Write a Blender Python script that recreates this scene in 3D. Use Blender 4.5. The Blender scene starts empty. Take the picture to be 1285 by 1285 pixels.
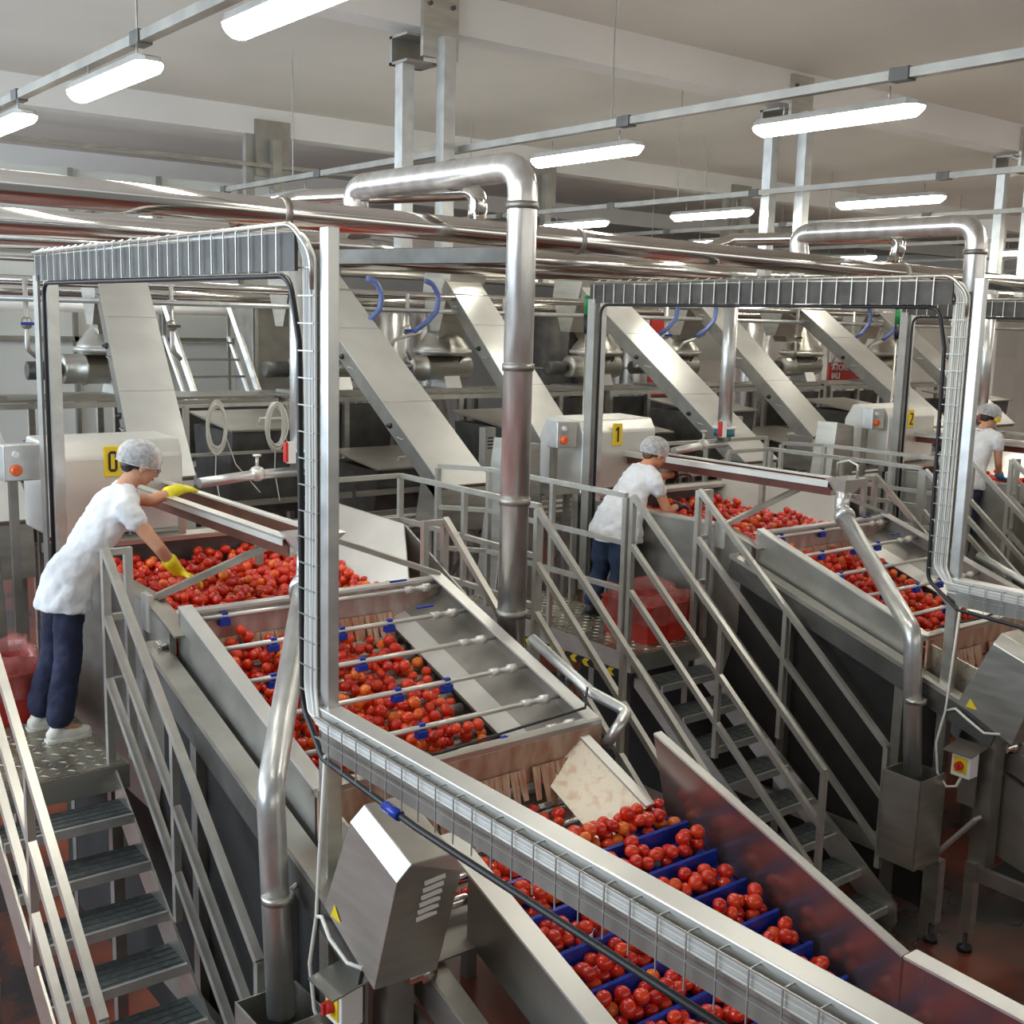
import bpy, bmesh, math, random
from mathutils import Vector, Matrix
random.seed(7)
SC = bpy.context.scene
COL = SC.collection
R = math.radians

# ------------------------------------------------------------------ camera
cam_d = bpy.data.cameras.new('camera'); cam = bpy.data.objects.new('camera', cam_d); COL.objects.link(cam)
SC.camera = cam
_r = Vector((0.78891544, -0.61398008, 0.0253156)); _f = Vector((0.60931449, 0.77625019, -0.16177606))
_d = Vector((-0.07967603, -0.14305279, -0.98650273))
cam.matrix_world = Matrix(((_r.x, -_d.x, -_f.x, 0), (_r.y, -_d.y, -_f.y, 0), (_r.z, -_d.z, -_f.z, 4.0), (0, 0, 0, 1)))
cam_d.sensor_fit = 'HORIZONTAL'; cam_d.sensor_width = 36; cam_d.lens = 36 * 1460.0 / 1285.0
cam_d.clip_start = 0.05; cam_d.clip_end = 200

# ------------------------------------------------------------------ light
SC.view_settings.view_transform = 'Standard'; SC.view_settings.look = 'None'
SC.view_settings.gamma = 1; SC.view_settings.exposure = 0.25; SC.view_settings.use_curve_mapping = False
w = bpy.data.worlds.new('world'); SC.world = w; w.use_nodes = True
bg = w.node_tree.nodes['Background']; bg.inputs[0].default_value = (0.93, 0.96, 0.93, 1); bg.inputs[1].default_value = 0.18
LAMP_EMIT = 30.0

def area(name, loc, rot, sx, sy, power, color=(1, 1, 1)):
    l = bpy.data.lights.new(name, 'AREA'); l.shape = 'RECTANGLE'; l.size = sx; l.size_y = sy; l.energy = power; l.color = color
    o = bpy.data.objects.new(name, l); COL.objects.link(o); o.location = loc; o.rotation_euler = rot
    return o
# daylight coming in through the hall's large window band on the left; the front one is added fill
area('window_daylight', (-5.5, 14, 4.6), (R(112), 0, R(-90)), 22, 2.6, 1700, (0.72, 0.86, 1.0))
area('window_daylight_front', (17, -7.5, 5.0), (R(90), 0, 0), 44, 2.6, 420, (1.0, 0.97, 0.88))  # unseen fill added behind the camera to brighten front faces

# ------------------------------------------------------------------ materials
def mat(name, col, rough=0.5, metal=0.0, noise=0.0, nscale=6.0, stretch=(1, 1, 1), bump=0.0, emit=None, estr=0, col2=None, alpha=1.0, trans=0.0, spec=None, rnoise=0.0, coat=0.0, thresh=None, rand=None):
    m = bpy.data.materials.new(name); m.use_nodes = True
    nt = m.node_tree; b = nt.nodes['Principled BSDF']
    b.inputs['Base Color'].default_value = (*col, 1); b.inputs['Roughness'].default_value = rough; b.inputs['Metallic'].default_value = metal
    b.inputs['Alpha'].default_value = alpha; b.inputs['Transmission Weight'].default_value = trans
    if coat: b.inputs['Coat Weight'].default_value = coat
    if spec is not None: b.inputs['Specular IOR Level'].default_value = spec
    if emit: b.inputs['Emission Color'].default_value = (*emit, 1); b.inputs['Emission Strength'].default_value = estr
    if noise or bump or col2 or rnoise:
        tc = nt.nodes.new('ShaderNodeTexCoord'); mp = nt.nodes.new('ShaderNodeMapping'); mp.inputs['Scale'].default_value = stretch
        nt.links.new(tc.outputs['Object'], mp.inputs['Vector'])
        n = nt.nodes.new('ShaderNodeTexNoise'); n.inputs['Scale'].default_value = nscale; n.inputs['Detail'].default_value = 5
        nt.links.new(mp.outputs[0], n.inputs['Vector'])
        cr = nt.nodes.new('ShaderNodeValToRGB')
        c2 = col2 if col2 else tuple(max(0, c * (1 - noise)) for c in col)
        c1 = col if col2 else tuple(min(1, c * (1 + noise * 0.5)) for c in col)
        lo, hi = thresh if thresh else (0.32, 0.68)
        cr.color_ramp.elements[0].position = lo; cr.color_ramp.elements[1].position = hi
        cr.color_ramp.elements[0].color = (*c2, 1); cr.color_ramp.elements[1].color = (*c1, 1)
        nt.links.new(n.outputs[0], cr.inputs[0]); nt.links.new(cr.outputs[0], b.inputs['Base Color'])
        if rnoise:
            mr = nt.nodes.new('ShaderNodeMapRange'); mr.inputs[3].default_value = max(0.03, rough - rnoise); mr.inputs[4].default_value = rough + rnoise
            nt.links.new(n.outputs[0], mr.inputs[0]); nt.links.new(mr.outputs[0], b.inputs['Roughness'])
        if bump:
            bp = nt.nodes.new('ShaderNodeBump'); bp.inputs['Strength'].default_value = bump; bp.inputs['Distance'].default_value = 0.01
            nt.links.new(n.outputs[0], bp.inputs['Height']); nt.links.new(bp.outputs[0], b.inputs['Normal'])
    if rand:   # colour that varies from object to object
        oi = nt.nodes.new('ShaderNodeObjectInfo'); cr = nt.nodes.new('ShaderNodeValToRGB'); cr.color_ramp.elements.remove(cr.color_ramp.elements[1])
        cr.color_ramp.elements[0].color = (*rand[0][1], 1); cr.color_ramp.elements[0].position = rand[0][0]
        for p, c in rand[1:]:
            e = cr.color_ramp.elements.new(p); e.color = (*c, 1)
        nt.links.new(oi.outputs['Random'], cr.inputs[0]); nt.links.new(cr.outputs[0], b.inputs['Base Color'])
    return m

M = {}
M['steel'] = mat('brushed_steel', (0.55, 0.53, 0.475), 0.34, 0.85, noise=0.14, nscale=3, stretch=(1, 1, 6), rnoise=0.1)
M['steel_light'] = mat('light_steel', (0.73, 0.72, 0.675), 0.36, 0.55, noise=0.08, nscale=2.5, rnoise=0.06)
M['steel_dull'] = mat('dull_steel', (0.36, 0.345, 0.31), 0.45, 0.75, noise=0.2, nscale=4, rnoise=0.1)
M['steel_dark'] = mat('dark_steel', (0.14, 0.135, 0.125), 0.5, 0.6, noise=0.3, nscale=5)
M['shadow_steel'] = mat('blackened_steel', (0.022, 0.021, 0.02), 0.7, 0.0, noise=0.3, nscale=5)  # near-black base puts the deep shade low on the machines into colour
M['tray'] = mat('cable_filled_tray', (0.075, 0.068, 0.06), 0.5, 0.3, noise=0.35, nscale=8)
M['polished'] = mat('polished_pipe', (0.72, 0.69, 0.65), 0.14, 1.0, noise=0.05, nscale=2, rnoise=0.05)
M['spiral'] = mat('spiral_pipe', (0.78, 0.77, 0.75), 0.30, 0.85, noise=0.2, nscale=14, stretch=(1, 1, 0.3), rnoise=0.08)
M['galv'] = mat('galvanised', (0.66, 0.67, 0.65), 0.32, 0.75, noise=0.12, nscale=9, rnoise=0.08)
M['rail'] = mat('rail_steel', (0.58, 0.565, 0.515), 0.36, 0.7, noise=0.1, nscale=8, rnoise=0.08)
M['cream'] = mat('cream_paint', (0.86, 0.83, 0.75), 0.4, 0.0, noise=0.04)
M['ceiling'] = mat('ceiling_paint', (0.76, 0.72, 0.655), 0.85, 0, noise=0.06, nscale=0.6, bump=0.05)
M['beam'] = mat('beam_paint', (0.80, 0.78, 0.75), 0.8, 0, noise=0.03, nscale=1.5)
M['wall'] = mat('wall_paint', (0.84, 0.82, 0.76), 0.8, 0, noise=0.08, nscale=0.8)
M['white'] = mat('white_paint', (0.85, 0.85, 0.84), 0.5)
M['floor'] = mat('floor_paint', (0.24, 0.050, 0.022), 0.3, 0, col2=(0.035, 0.028, 0.028), nscale=0.9, rnoise=0.15, thresh=(0.38, 0.55))
M['lamp'] = mat('lamp_lens', (1, 1, 1), 0.4, emit=(1.0, 0.97, 0.86), estr=LAMP_EMIT)
M['blue'] = mat('blue_plastic', (0.012, 0.05, 0.42), 0.25, 0, noise=0.2, nscale=20)
M['blue_belt'] = mat('blue_belt', (0.012, 0.04, 0.34), 0.25, 0, noise=0.3, nscale=12)
M['hose'] = mat('blue_hose', (0.12, 0.17, 0.42), 0.3)
M['black'] = mat('black_rubber', (0.015, 0.015, 0.017), 0.45)
M['tread'] = mat('grating_steel', (0.12, 0.14, 0.145), 0.45, 0.55, noise=0.35, nscale=30)
M['deck'] = mat('wet_deck', (0.30, 0.26, 0.19), 0.28, 0.55, noise=0.35, nscale=5, rnoise=0.12)
M['tomato'] = mat('tomato_skin', (0.62, 0.03, 0.01), 0.16, 0, coat=0.4, rand=[(0, (0.56, 0.016, 0.006)), (0.35, (0.72, 0.032, 0.008)), (0.8, (0.82, 0.065, 0.012)), (1.0, (0.90, 0.22, 0.02))])
M['tomato_heap'] = mat('tomato_heap_skin', (0.76, 0.05, 0.012), 0.16, 0, col2=(0.42, 0.01, 0.006), nscale=9, coat=0.4)
M['skin'] = mat('skin', (0.62, 0.32, 0.20), 0.5, noise=0.08, nscale=20)
M['skin_red'] = mat('ruddy_skin', (0.66, 0.30, 0.17), 0.5, noise=0.1, nscale=18)
M['shirt'] = mat('white_cotton', (0.74, 0.75, 0.77), 0.85, noise=0.04, nscale=12, bump=0.3)
M['navy'] = mat('navy_cotton', (0.018, 0.022, 0.062), 0.8, noise=0.3, nscale=14, bump=0.3)
M['jeans'] = mat('dark_denim', (0.025, 0.045, 0.10), 0.8, noise=0.3, nscale=14, bump=0.3)
M['glove_y'] = mat('yellow_rubber', (0.85, 0.75, 0.02), 0.45, noise=0.1, nscale=25, bump=0.4)
M['glove_b'] = mat('blue_rubber', (0.02, 0.22, 0.45), 0.4)
M['glove_k'] = mat('dark_rubber', (0.03, 0.028, 0.03), 0.4)
M['hair'] = mat('dark_hair', (0.03, 0.022, 0.018), 0.5, noise=0.4, nscale=40, bump=0.5)
M['hair_b'] = mat('brown_hair', (0.16, 0.08, 0.035), 0.5, noise=0.4, nscale=40, bump=0.5)
M['net'] = mat('hair_net', (0.80, 0.82, 0.84), 0.7, alpha=0.50, noise=0.35, nscale=45, bump=0.8)
M['shoe'] = mat('white_shoe', (0.80, 0.78, 0.70), 0.5, noise=0.1, nscale=10)
M['dark_shoe'] = mat('dark_shoe', (0.04, 0.04, 0.045), 0.5)
M['crate'] = mat('red_plastic', (0.52, 0.035, 0.022), 0.4, noise=0.15, nscale=6)
M['bag'] = mat('clear_film', (0.60, 0.20, 0.18), 0.12, 0, alpha=0.42, noise=0.4, nscale=11, bump=1.0)
M['yellow'] = mat('sign_yellow', (0.85, 0.62, 0.02), 0.5)
M['red'] = mat('sign_red', (0.62, 0.03, 0.025), 0.5)
M['green'] = mat('green_lens', (0.01, 0.22, 0.06), 0.3)
M['orange'] = mat('orange_plastic', (0.80, 0.13, 0.02), 0.4)
M['splash'] = mat('splashed_plate', (0.62, 0.47, 0.36), 0.45, 0.35, col2=(0.40, 0.20, 0.12), nscale=5, stretch=(3, 1, 1), rnoise=0.1)
M['splash_side'] = mat('speckled_plate', (0.58, 0.53, 0.44), 0.4, 0.45, col2=(0.42, 0.30, 0.22), nscale=22, thresh=(0.3, 0.5), rnoise=0.1)
M['splash_up'] = mat('splashed_upper_plate', (0.60, 0.52, 0.48), 0.4, 0.5, col2=(0.45, 0.28, 0.24), nscale=4, stretch=(4, 1, 1))
M['strip'] = mat('stained_rubber_strip', (0.62, 0.47, 0.33), 0.5, 0, col2=(0.42, 0.14, 0.07), nscale=22, stretch=(2, 1, 0.25))
M['juice'] = mat('juice_stained_trough', (0.17, 0.060, 0.042), 0.3, 0.3, noise=0.3, nscale=5)  # brown reflection on the steel walls put into the base colour
M['red_reflect'] = mat('panel_steel', (0.42, 0.31, 0.29), 0.26, 0.85, noise=0.15, nscale=3, rnoise=0.05)  # reddish base carries the tomatoes' blurred reflection in the plates
M['cable_w'] = mat('grey_cable', (0.55, 0.55, 0.53), 0.5)
M['cable_white'] = mat('white_cable', (0.78, 0.76, 0.68), 0.5)
M['wire'] = mat('zinc_wire', (0.42, 0.42, 0.40), 0.35, 0.6)
M['teal'] = mat('teal_clamp', (0.03, 0.20, 0.26), 0.4)
M['pane'] = mat('pale_panel', (0.72, 0.74, 0.70), 0.6)
M['glass'] = mat('spectacle_glass', (0.10, 0.12, 0.13), 0.1, alpha=0.5)
M['lip'] = mat('lips', (0.45, 0.12, 0.10), 0.5)
M['eye'] = mat('eye_white', (0.75, 0.75, 0.72), 0.3)

# ------------------------------------------------------------------ mesh helpers
def V(*a): return Vector(a)
class MB:
    def __init__(s): s.v = []; s.f = []; s.sm = []
    def add(s, vs, fs, smooth=False):
        n = len(s.v); s.v += [tuple(v) for v in vs]; s.f += [tuple(i + n for i in f) for f in fs]; s.sm += [smooth] * len(fs); return s
    def box(s, a, b):
        x0, y0, z0 = [min(p, q) for p, q in zip(a, b)]; x1, y1, z1 = [max(p, q) for p, q in zip(a, b)]
        return s.add([(x0, y0, z0), (x1, y0, z0), (x1, y1, z0), (x0, y1, z0), (x0, y0, z1), (x1, y0, z1), (x1, y1, z1), (x0, y1, z1)],
                     [(3, 2, 1, 0), (4, 5, 6, 7), (0, 1, 5, 4), (1, 2, 6, 5), (2, 3, 7, 6), (3, 0, 4, 7)])
    def bar(s, p, q, w, h, up=(0, 0, 1)):
        p = V(*p); q = V(*q); d = (q - p).normalized(); up = V(*up)
        if abs(d.dot(up)) > 0.98: up = V(0, 1, 0)
        sx = d.cross(up).normalized(); uz = sx.cross(d).normalized()
        vs = []
        for c in (p, q):
            for a, b in ((-1, -1), (1, -1), (1, 1), (-1, 1)): vs.append(c + sx * a * w / 2 + uz * b * h / 2)
        return s.add(vs, [(3, 2, 1, 0), (4, 5, 6, 7), (0, 1, 5, 4), (1, 2, 6, 5), (2, 3, 7, 6), (3, 0, 4, 7)])
    def prism(s, poly, axis, a, b):
        # poly: 2-D points in the two other axes (in x,y,z order)
        n = len(poly); vs = []
        for t in (a, b):
            for (u, v) in poly:
                vs.append((t, u, v) if axis == 'x' else (u, t, v) if axis == 'y' else (u, v, t))
        fs = [tuple(range(n))[::-1], tuple(range(n, 2 * n))] + [(i, (i + 1) % n, n + (i + 1) % n, n + i) for i in range(n)]
        return s.add(vs, fs)
    def slab(s, quad, t):
        q = [V(*p) for p in quad]; n = (q[1] - q[0]).cross(q[-1] - q[0]).normalized() * t; k = len(q)
        return s.add(q + [p + n for p in q], [tuple(range(k))[::-1], tuple(range(k, 2 * k))] + [(i, (i + 1) % k, k + (i + 1) % k, k + i) for i in range(k)])
    def tube(s, pts, r, seg=12, bend=0.0, caps=True, ell=None, closed=False):
        P = [V(*p) for p in pts]
        if bend and len(P) > 2:
            Q = [P[0]]
            for i in range(1, len(P) - 1):
                a, b, c = P[i - 1], P[i], P[i + 1]; u = (a - b).normalized(); w_ = (c - b).normalized()
                ang = math.acos(max(-1, min(1, u.dot(w_))))
                if ang > 3.1: Q.append(b); continue
                d = min(bend / math.tan(ang / 2), (a - b).length * 0.48, (c - b).length * 0.48)
                p0 = b + u * d; p1 = b + w_ * d
                for k in range(7):
                    t = k / 6; Q.append(p0 * (1 - t) ** 2 + b * 2 * t * (1 - t) + p1 * t * t)
            Q.append(P[-1]); P = Q
        rs = r if isinstance(r, (list, tuple)) else [r] * len(P)
        n = len(P); vs = []; prev = None
        for i, p in enumerate(P):
            d = (P[min(i + 1, n - 1)] - P[max(i - 1, 0)]).normalized()
            if prev is None:
                ref = V(0, 0, 1) if abs(d.z) < 0.9 else V(0, 1, 0)
                sx = d.cross(ref).normalized()
            else:
                sx = prev - d * prev.dot(d)
                sx = sx.normalized() if sx.length > 1e-6 else d.orthogonal().normalized()
            prev = sx; sy = d.cross(sx)
            rx, ry = (rs[i], rs[i]) if not isinstance(rs[i], tuple) else rs[i]
            for k in range(seg):
                a = 2 * math.pi * k / seg; vs.append(p + sx * math.cos(a) * rx + sy * math.sin(a) * ry)
        fs = [(i * seg + k, i * seg + (k + 1) % seg, (i + 1) * seg + (k + 1) % seg, (i + 1) * seg + k) for i in range(n - 1) for k in range(seg)]
        s.add(vs, fs, seg > 5)
        if caps:
            m = len(s.v) - len(vs)
            s.f += [tuple(m + k for k in range(seg))[::-1], tuple(m + (n - 1) * seg + k for k in range(seg))]; s.sm += [False, False]
        return s
    def ball(s, c, r, seg=12, rings=8, rot=None):
        c = V(*c); r = (r, r, r) if not isinstance(r, tuple) else r; vs = []; fs = []
        for i in range(rings + 1):
            th = math.pi * i / rings
            for k in range(seg):
                a = 2 * math.pi * k / seg
                p = V(r[0] * math.sin(th) * math.cos(a), r[1] * math.sin(th) * math.sin(a), r[2] * math.cos(th))
                if rot: p = rot @ p
                vs.append(c + p)
        for i in range(rings):
            for k in range(seg): fs.append((i * seg + k, (i + 1) * seg + k, (i + 1) * seg + (k + 1) % seg, i * seg + (k + 1) % seg))
        return s.add(vs, fs, True)
    def lathe(s, c, axis, prof, seg=20):
        # prof: (distance along axis, radius)
        c = V(*c); ax = V(*axis).normalized(); sx = ax.orthogonal().normalized(); sy = ax.cross(sx); vs = []
        for (t, r) in prof:
            for k in range(seg):
                a = 2 * math.pi * k / seg; vs.append(c + ax * t + (sx * math.cos(a) + sy * math.sin(a)) * r)
        n = len(prof); fs = [(i * seg + k, i * seg + (k + 1) % seg, (i + 1) * seg + (k + 1) % seg, (i + 1) * seg + k) for i in range(n - 1) for k in range(seg)]
        fs += [tuple(range(seg))[::-1], tuple((n - 1) * seg + k for k in range(seg))]
        s.add(vs, fs, True); s.sm[-1] = s.sm[-2] = False
        return s

def root_loc(o):
    while o.parent: o = o.parent
    return o.location.copy()
def part(name, mb, m, parent=None, label=None, bevel=0.0, merge=True):
    me = bpy.data.meshes.new(name)
    off = root_loc(parent) if parent else V(0, 0, 0)
    me.from_pydata([(v[0] - off.x, v[1] - off.y, v[2] - off.z) for v in mb.v], [], mb.f)
    me.polygons.foreach_set('use_smooth', mb.sm)
    if merge:
        bm = bmesh.new(); bm.from_mesh(me); bmesh.ops.remove_doubles(bm, verts=bm.verts, dist=1e-6)
        bmesh.ops.recalc_face_normals(bm, faces=bm.faces); bm.to_mesh(me); bm.free()
    me.materials.append(M[m])
    o = bpy.data.objects.new(name, me); COL.objects.link(o)
    if parent: o.parent = parent
    if label: o['label'] = label
    if bevel:
        b = o.modifiers.new('bevel', 'BEVEL'); b.width = bevel; b.segments = 2; b.limit_method = 'ANGLE'
    return o
def thing(name, loc, label, cat, group=None):
    o = bpy.data.objects.new(name, None); COL.objects.link(o); o.location = loc; o.empty_display_size = 0.1
    o['label'] = label; o['category'] = cat
    if group: o['group'] = group
    return o
def tag(o, label, cat, group=None, kind=None):
    o['label'] = label; o['category'] = cat
    if group: o['group'] = group
    if kind: o['kind'] = kind
    return o
def struct(name, mb, m, parent=None, **k):
    o = part(name, mb, m, parent, **k); o['kind'] = 'structure'; return o
def solo(name, mb, m, label, cat, group=None, kind=None, **k):
    # a thing that is one mesh, origin at its own centre-bottom
    xs = [v[0] for v in mb.v]; ys = [v[1] for v in mb.v]; zs = [v[2] for v in mb.v]
    c = V((min(xs) + max(xs)) / 2, (min(ys) + max(ys)) / 2, min(zs))
    mb.v = [(v[0] - c.x, v[1] - c.y, v[2] - c.z) for v in mb.v]
    o = part(name, mb, m, **k); o.location = c
    return tag(o, label, cat, group, kind)
def kids(o): return [c for c in bpy.data.objects if c.parent == o]
def dup(o, d, label, group=None, parent=None):
    c = o.copy(); COL.objects.link(c)
    if parent is None: c.location = o.location + V(*d); c['label'] = label
    else: c.parent = parent
    if parent is None and group: c['group'] = group
    for ch in list(CH.get(o.name, [])): dup(ch, d, None, None, c)
    return c
CH = {}
def freeze():
    CH.clear()
    for o in bpy.data.objects:
        if o.parent: CH.setdefault(o.parent.name, []).append(o)
S = 4.5      # spacing of the sorting lines

# ================================================================== the hall
struct('floor', MB().box((-6, -8, -0.1), (40, 30, 0)), 'floor')
struct('ceiling', MB().box((-6, -8, 6.6), (40, 30, 6.8)), 'ceiling')
for i, y in enumerate((-4.1, 2.0, 8.1, 14.2, 20.3)):
    struct('ceiling_beam', MB().prism([(y, 6.6), (y, 6.27), (y + 0.30, 6.27), (y + 0.36, 6.6)], 'x', -6, 40), 'beam')
struct('wall_back', MB().box((-6, 26, 0), (40, 26.2, 6.6)), 'wall')
struct('wall_right', MB().box((36, -8, 0), (36.2, 26, 6.6)), 'wall')
for x, y, sx in ((22.6, 13.2, 0.55), (6.2, 25.6, 0.4)):
    struct('column', MB().box((x, y, 0), (x + sx, y + 0.55, 6.3)), 'white')
struct('wall_rear_partition', MB().box((15.5, 17.9, 0), (34, 18.0, 5.2)), 'wall')
for i in range(7): struct('window_%d' % (i + 1), MB().box((16.2 + i * 2.5, 17.86, 3.3), (17.5 + i * 2.5, 17.9, 4.3)), 'pane')
# pale panelled partition behind the left machines
struct('wall_partition', MB().box((4.2, 17.5, 1.5), (9.4, 17.6, 6.0)), 'pane')
for i in range(5):
    struct('partition_rail', MB().box((4.2 + i * 1.3, 17.42, 1.5), (4.26 + i * 1.3, 17.5, 6.0)), 'steel_dull')
struct('partition_rail', MB().box((4.2, 17.42, 3.55), (9.4, 17.5, 3.62)), 'steel_dull')

# ------------------------------------------------------------------ lamps
def lamp(x, y, z, label):
    t = thing('strip_light', (x, y, z), label, 'lamp', 'ceiling strip lights')
    L = 0.56; prof = []
    for k in range(9):
        a = math.pi * k / 8; prof.append((math.cos(a) * 0.075, -math.sin(a) * 0.06))
    def body(pr, zz, sc):
        mb = MB(); n = len(pr); vs = []
        for (yy, s_) in ((-L, 0.55), (-L + 0.05, 1), (L - 0.05, 1), (L, 0.55)):
            for (a, b) in pr: vs.append((x + a * s_ * sc, y + yy, z + zz + b * s_ * sc))
        fs = [(i * n + k, i * n + (k + 1) % n, (i + 1) * n + (k + 1) % n, (i + 1) * n + k) for i in range(3) for k in range(n)]
        fs += [tuple(range(n))[::-1], tuple(range(3 * n, 4 * n))]
        mb.add(vs, fs); return mb
    part('lens', body(prof, 0, 1.0), 'lamp', t)
    part('housing', body([(0.07, 0.0), (0.06, 0.035), (-0.06, 0.035), (-0.07, 0.0)], 0.002, 1.04), 'galv', t)
    for s_ in (-0.36, 0.36): part('hook', MB().tube([(x, y + s_, z + 0.03), (x, y + s_, z + 0.12)], 0.006, 6), 'wire', t)
    return t
def where(r, i):
    row = ['left row', 'row before the first hanger posts', 'third row', 'farthest row'][r]
    return row
lamp_spots = {0: [(4.25, 'cut by the top edge'), (6.28, 'whole in view upper left'), (8.35, 'cut by the left edge')],
              1: [(4.33, 'largest, before the second posts'), (6.47, 'right of the vent pipe elbow'), (11.0, 'just above the main pipe')],
              2: [(4.5, 'hanging right of the third hanger posts'), (6.6, 'right of the second post pair'), (8.8, 'left of the second post pair'), (11.0, 'just right of the tall vent pipe')],
              3: [(6.2, 'low by the right edge'), (8.2, 'behind the second vent pipe elbow'), (11.5, 'small behind the second post pair'), (13.5, 'tiny above the main pipe')]}
row_x = (2.22, 5.65, 9.5, 12.6)
for r in range(4):
    for y, txt in lamp_spots[r]:
        lamp(row_x[r], y, 5.19, 'glowing white strip light, %s, %s' % (where(r, 0), txt))
for j, (x, y) in enumerate([(16.5, 9.0), (16.5, 12.2), (16.5, 15.0), (20.4, 10.5), (20.4, 14.0), (24.5, 14.0), (24.5, 17)]):
    lamp(x, y, 5.19, ['small glowing strip light seen over the second vent pipe, nearer', 'small glowing strip light seen over the second vent pipe, middle',
      'small glowing strip light seen over the second vent pipe, farther', 'distant strip light behind the third portal, nearer', 'distant strip light behind the third portal, farther',
      'most distant strip light row, nearer', 'most distant strip light row, farther'][j])
for x, y, l in ((20.4, 6.0, 'in the row behind the third gantry, out of view, nearer'), (20.4, 8.1, 'in the row behind the third gantry, out of view, farther'), (24.5, 8.5, 'in the most distant row, beyond the right edge, nearer'), (24.5, 11.0, 'in the most distant row, beyond the right edge, farther'),
                (16.5, 6.8, 'in the row before the third gantry, out of view, farther'), (16.5, 4.6, 'in the row before the third gantry, out of view, nearer'), (24.5, 6.2, 'in the most distant row, out of view'),
                (28.5, 8.0, 'at the far right wall, out of view, nearer'), (28.5, 10.4, 'at the far right wall, out of view, middle'), (28.5, 12.8, 'at the far right wall, out of view, farther'),
                (5.65, 13.2, 'second row, behind the main pipe, nearer'), (5.65, 15.4, 'second row, behind the main pipe, farther'), (9.5, 13.2, 'third row, behind the main pipe')):
    lamp(x, y, 5.19, 'strip light ' + l)  # extra lamps hidden from view, added to brighten the rear hall
names = ['leftmost run', 'second run from the left', 'third run from the left', 'fourth run from the left']
for r, x in enumerate(row_x):
    xx = x + (0.07 if r == 0 else 0)
    t = thing('cable_conduit', (xx, 1, 5.36), 'grey lamp conduit hung from the ceiling, ' + names[r], 'conduit', 'lamp conduits')
    part('channel', MB().box((xx - 0.03, 1.0, 5.335), (xx + 0.03, 24, 5.385)), 'steel_dull', t)
    for k in range(9):
        y = 3.9 + k * 2.15
        part('coupler', MB().box((xx - 0.038, y - 0.06, 5.325), (xx + 0.038, y + 0.06, 5.395)), 'steel_dark', t)
    for y in ((6.1, 10.6), (6.2, 10.9), (4.9, 9.3, 13.2), (6.5, 11.8))[r]:
        part('chain', MB().tube([(xx, y, 5.385), (xx, y, 6.59)], 0.006, 5), 'steel_dull', t)
for r, (x, l) in enumerate(((16.5, 'faint lamp conduit over the second vent pipe'), (20.4, 'faint lamp conduit behind the third portal'), (24.5, 'most distant lamp conduit'))):
    t = thing('cable_conduit', (x, 6, 5.36), l, 'conduit', 'lamp conduits')
    part('channel', MB().box((x - 0.03, 6.0, 5.335), (x + 0.03, 24, 5.385)), 'steel_dull', t)
    for y in (8.9, 12.6, 16.8): part('chain', MB().tube([(x, y, 5.385), (x, y, 6.59)], 0.006, 5), 'steel_dull', t)
# cross conduit on the far beam
solo('cross_conduit', MB().box((-2, 14.05, 5.85), (8.5, 14.1, 5.9)), 'steel_dull', 'thin grey conduit crossing below the far ceiling at upper left', 'conduit')

# ------------------------------------------------------------------ hanger posts bolted to the beam
def hanger(x, label, yb=8.08):
    t = thing('hanger_post', (x, yb, 4.4), label, 'post', 'ceiling hanger posts')
    part('bracket_plate', MB().box((x - 0.10, yb - 0.02, 6.05), (x + 0.24, yb + 0.02, 6.56)), 'steel', t)
    b = part('bracket_box', MB().box((x - 0.22, yb + 0.25, 6.0), (x + 0.08, yb + 0.29, 6.22)).box((x - 0.22, yb + 0.03, 6.0), (x + 0.08, yb + 0.29, 6.02)).box((x - 0.22, yb + 0.03, 6.2), (x + 0.08, yb + 0.29, 6.22)), 'steel_dull', t)
    part('post', MB().box((x + 0.03, yb - 0.13, 4.47), (x + 0.14, yb - 0.02, 6.2)), 'galv', t)
    part('post', MB().box((x - 0.20, yb + 0.12, 4.47), (x - 0.09, yb + 0.23, 6.0)), 'galv', t)
    for a, c in ((-0.04, 6.45), (0.18, 6.45)): part('bolt', MB().lathe((x + a, yb - 0.02, c), (0, -1, 0), [(0, 0.018), (0.02, 0.018)], 8), 'steel_dark', t)
    return t
hanger(5.42, 'tall double hanger post left of the vent pipe, on the near ceiling beam')
hanger(9.92, 'second double hanger post, behind the largest strip light')
hanger(14.42, 'third double hanger post, at the right edge of the view')
for x, l in ((3.0, 'short hanger bracket at the left edge, below the far beam'), (7.0, 'short hanger bracket seen above the main pipe, left of the posts'), (11.5, 'short hanger bracket behind the vent pipe top'), (16.0, 'short hanger bracket on the far beam, between post pairs')):
    t = thing('hanger_bracket', (x, 14.15, 5.0), l, 'bracket', 'far hanger brackets')
    part('plate', MB().box((x - 0.18, 14.15, 5.75), (x + 0.3, 14.2, 6.45)), 'steel_dull', t)
    part('post', MB().box((x, 14.03, 4.6), (x + 0.12, 14.15, 6.2)), 'steel_dull', t)
    part('post', MB().box((x - 0.3, 14.2, 4.6), (x - 0.18, 14.3, 6.27)), 'steel_dull', t)

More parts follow.
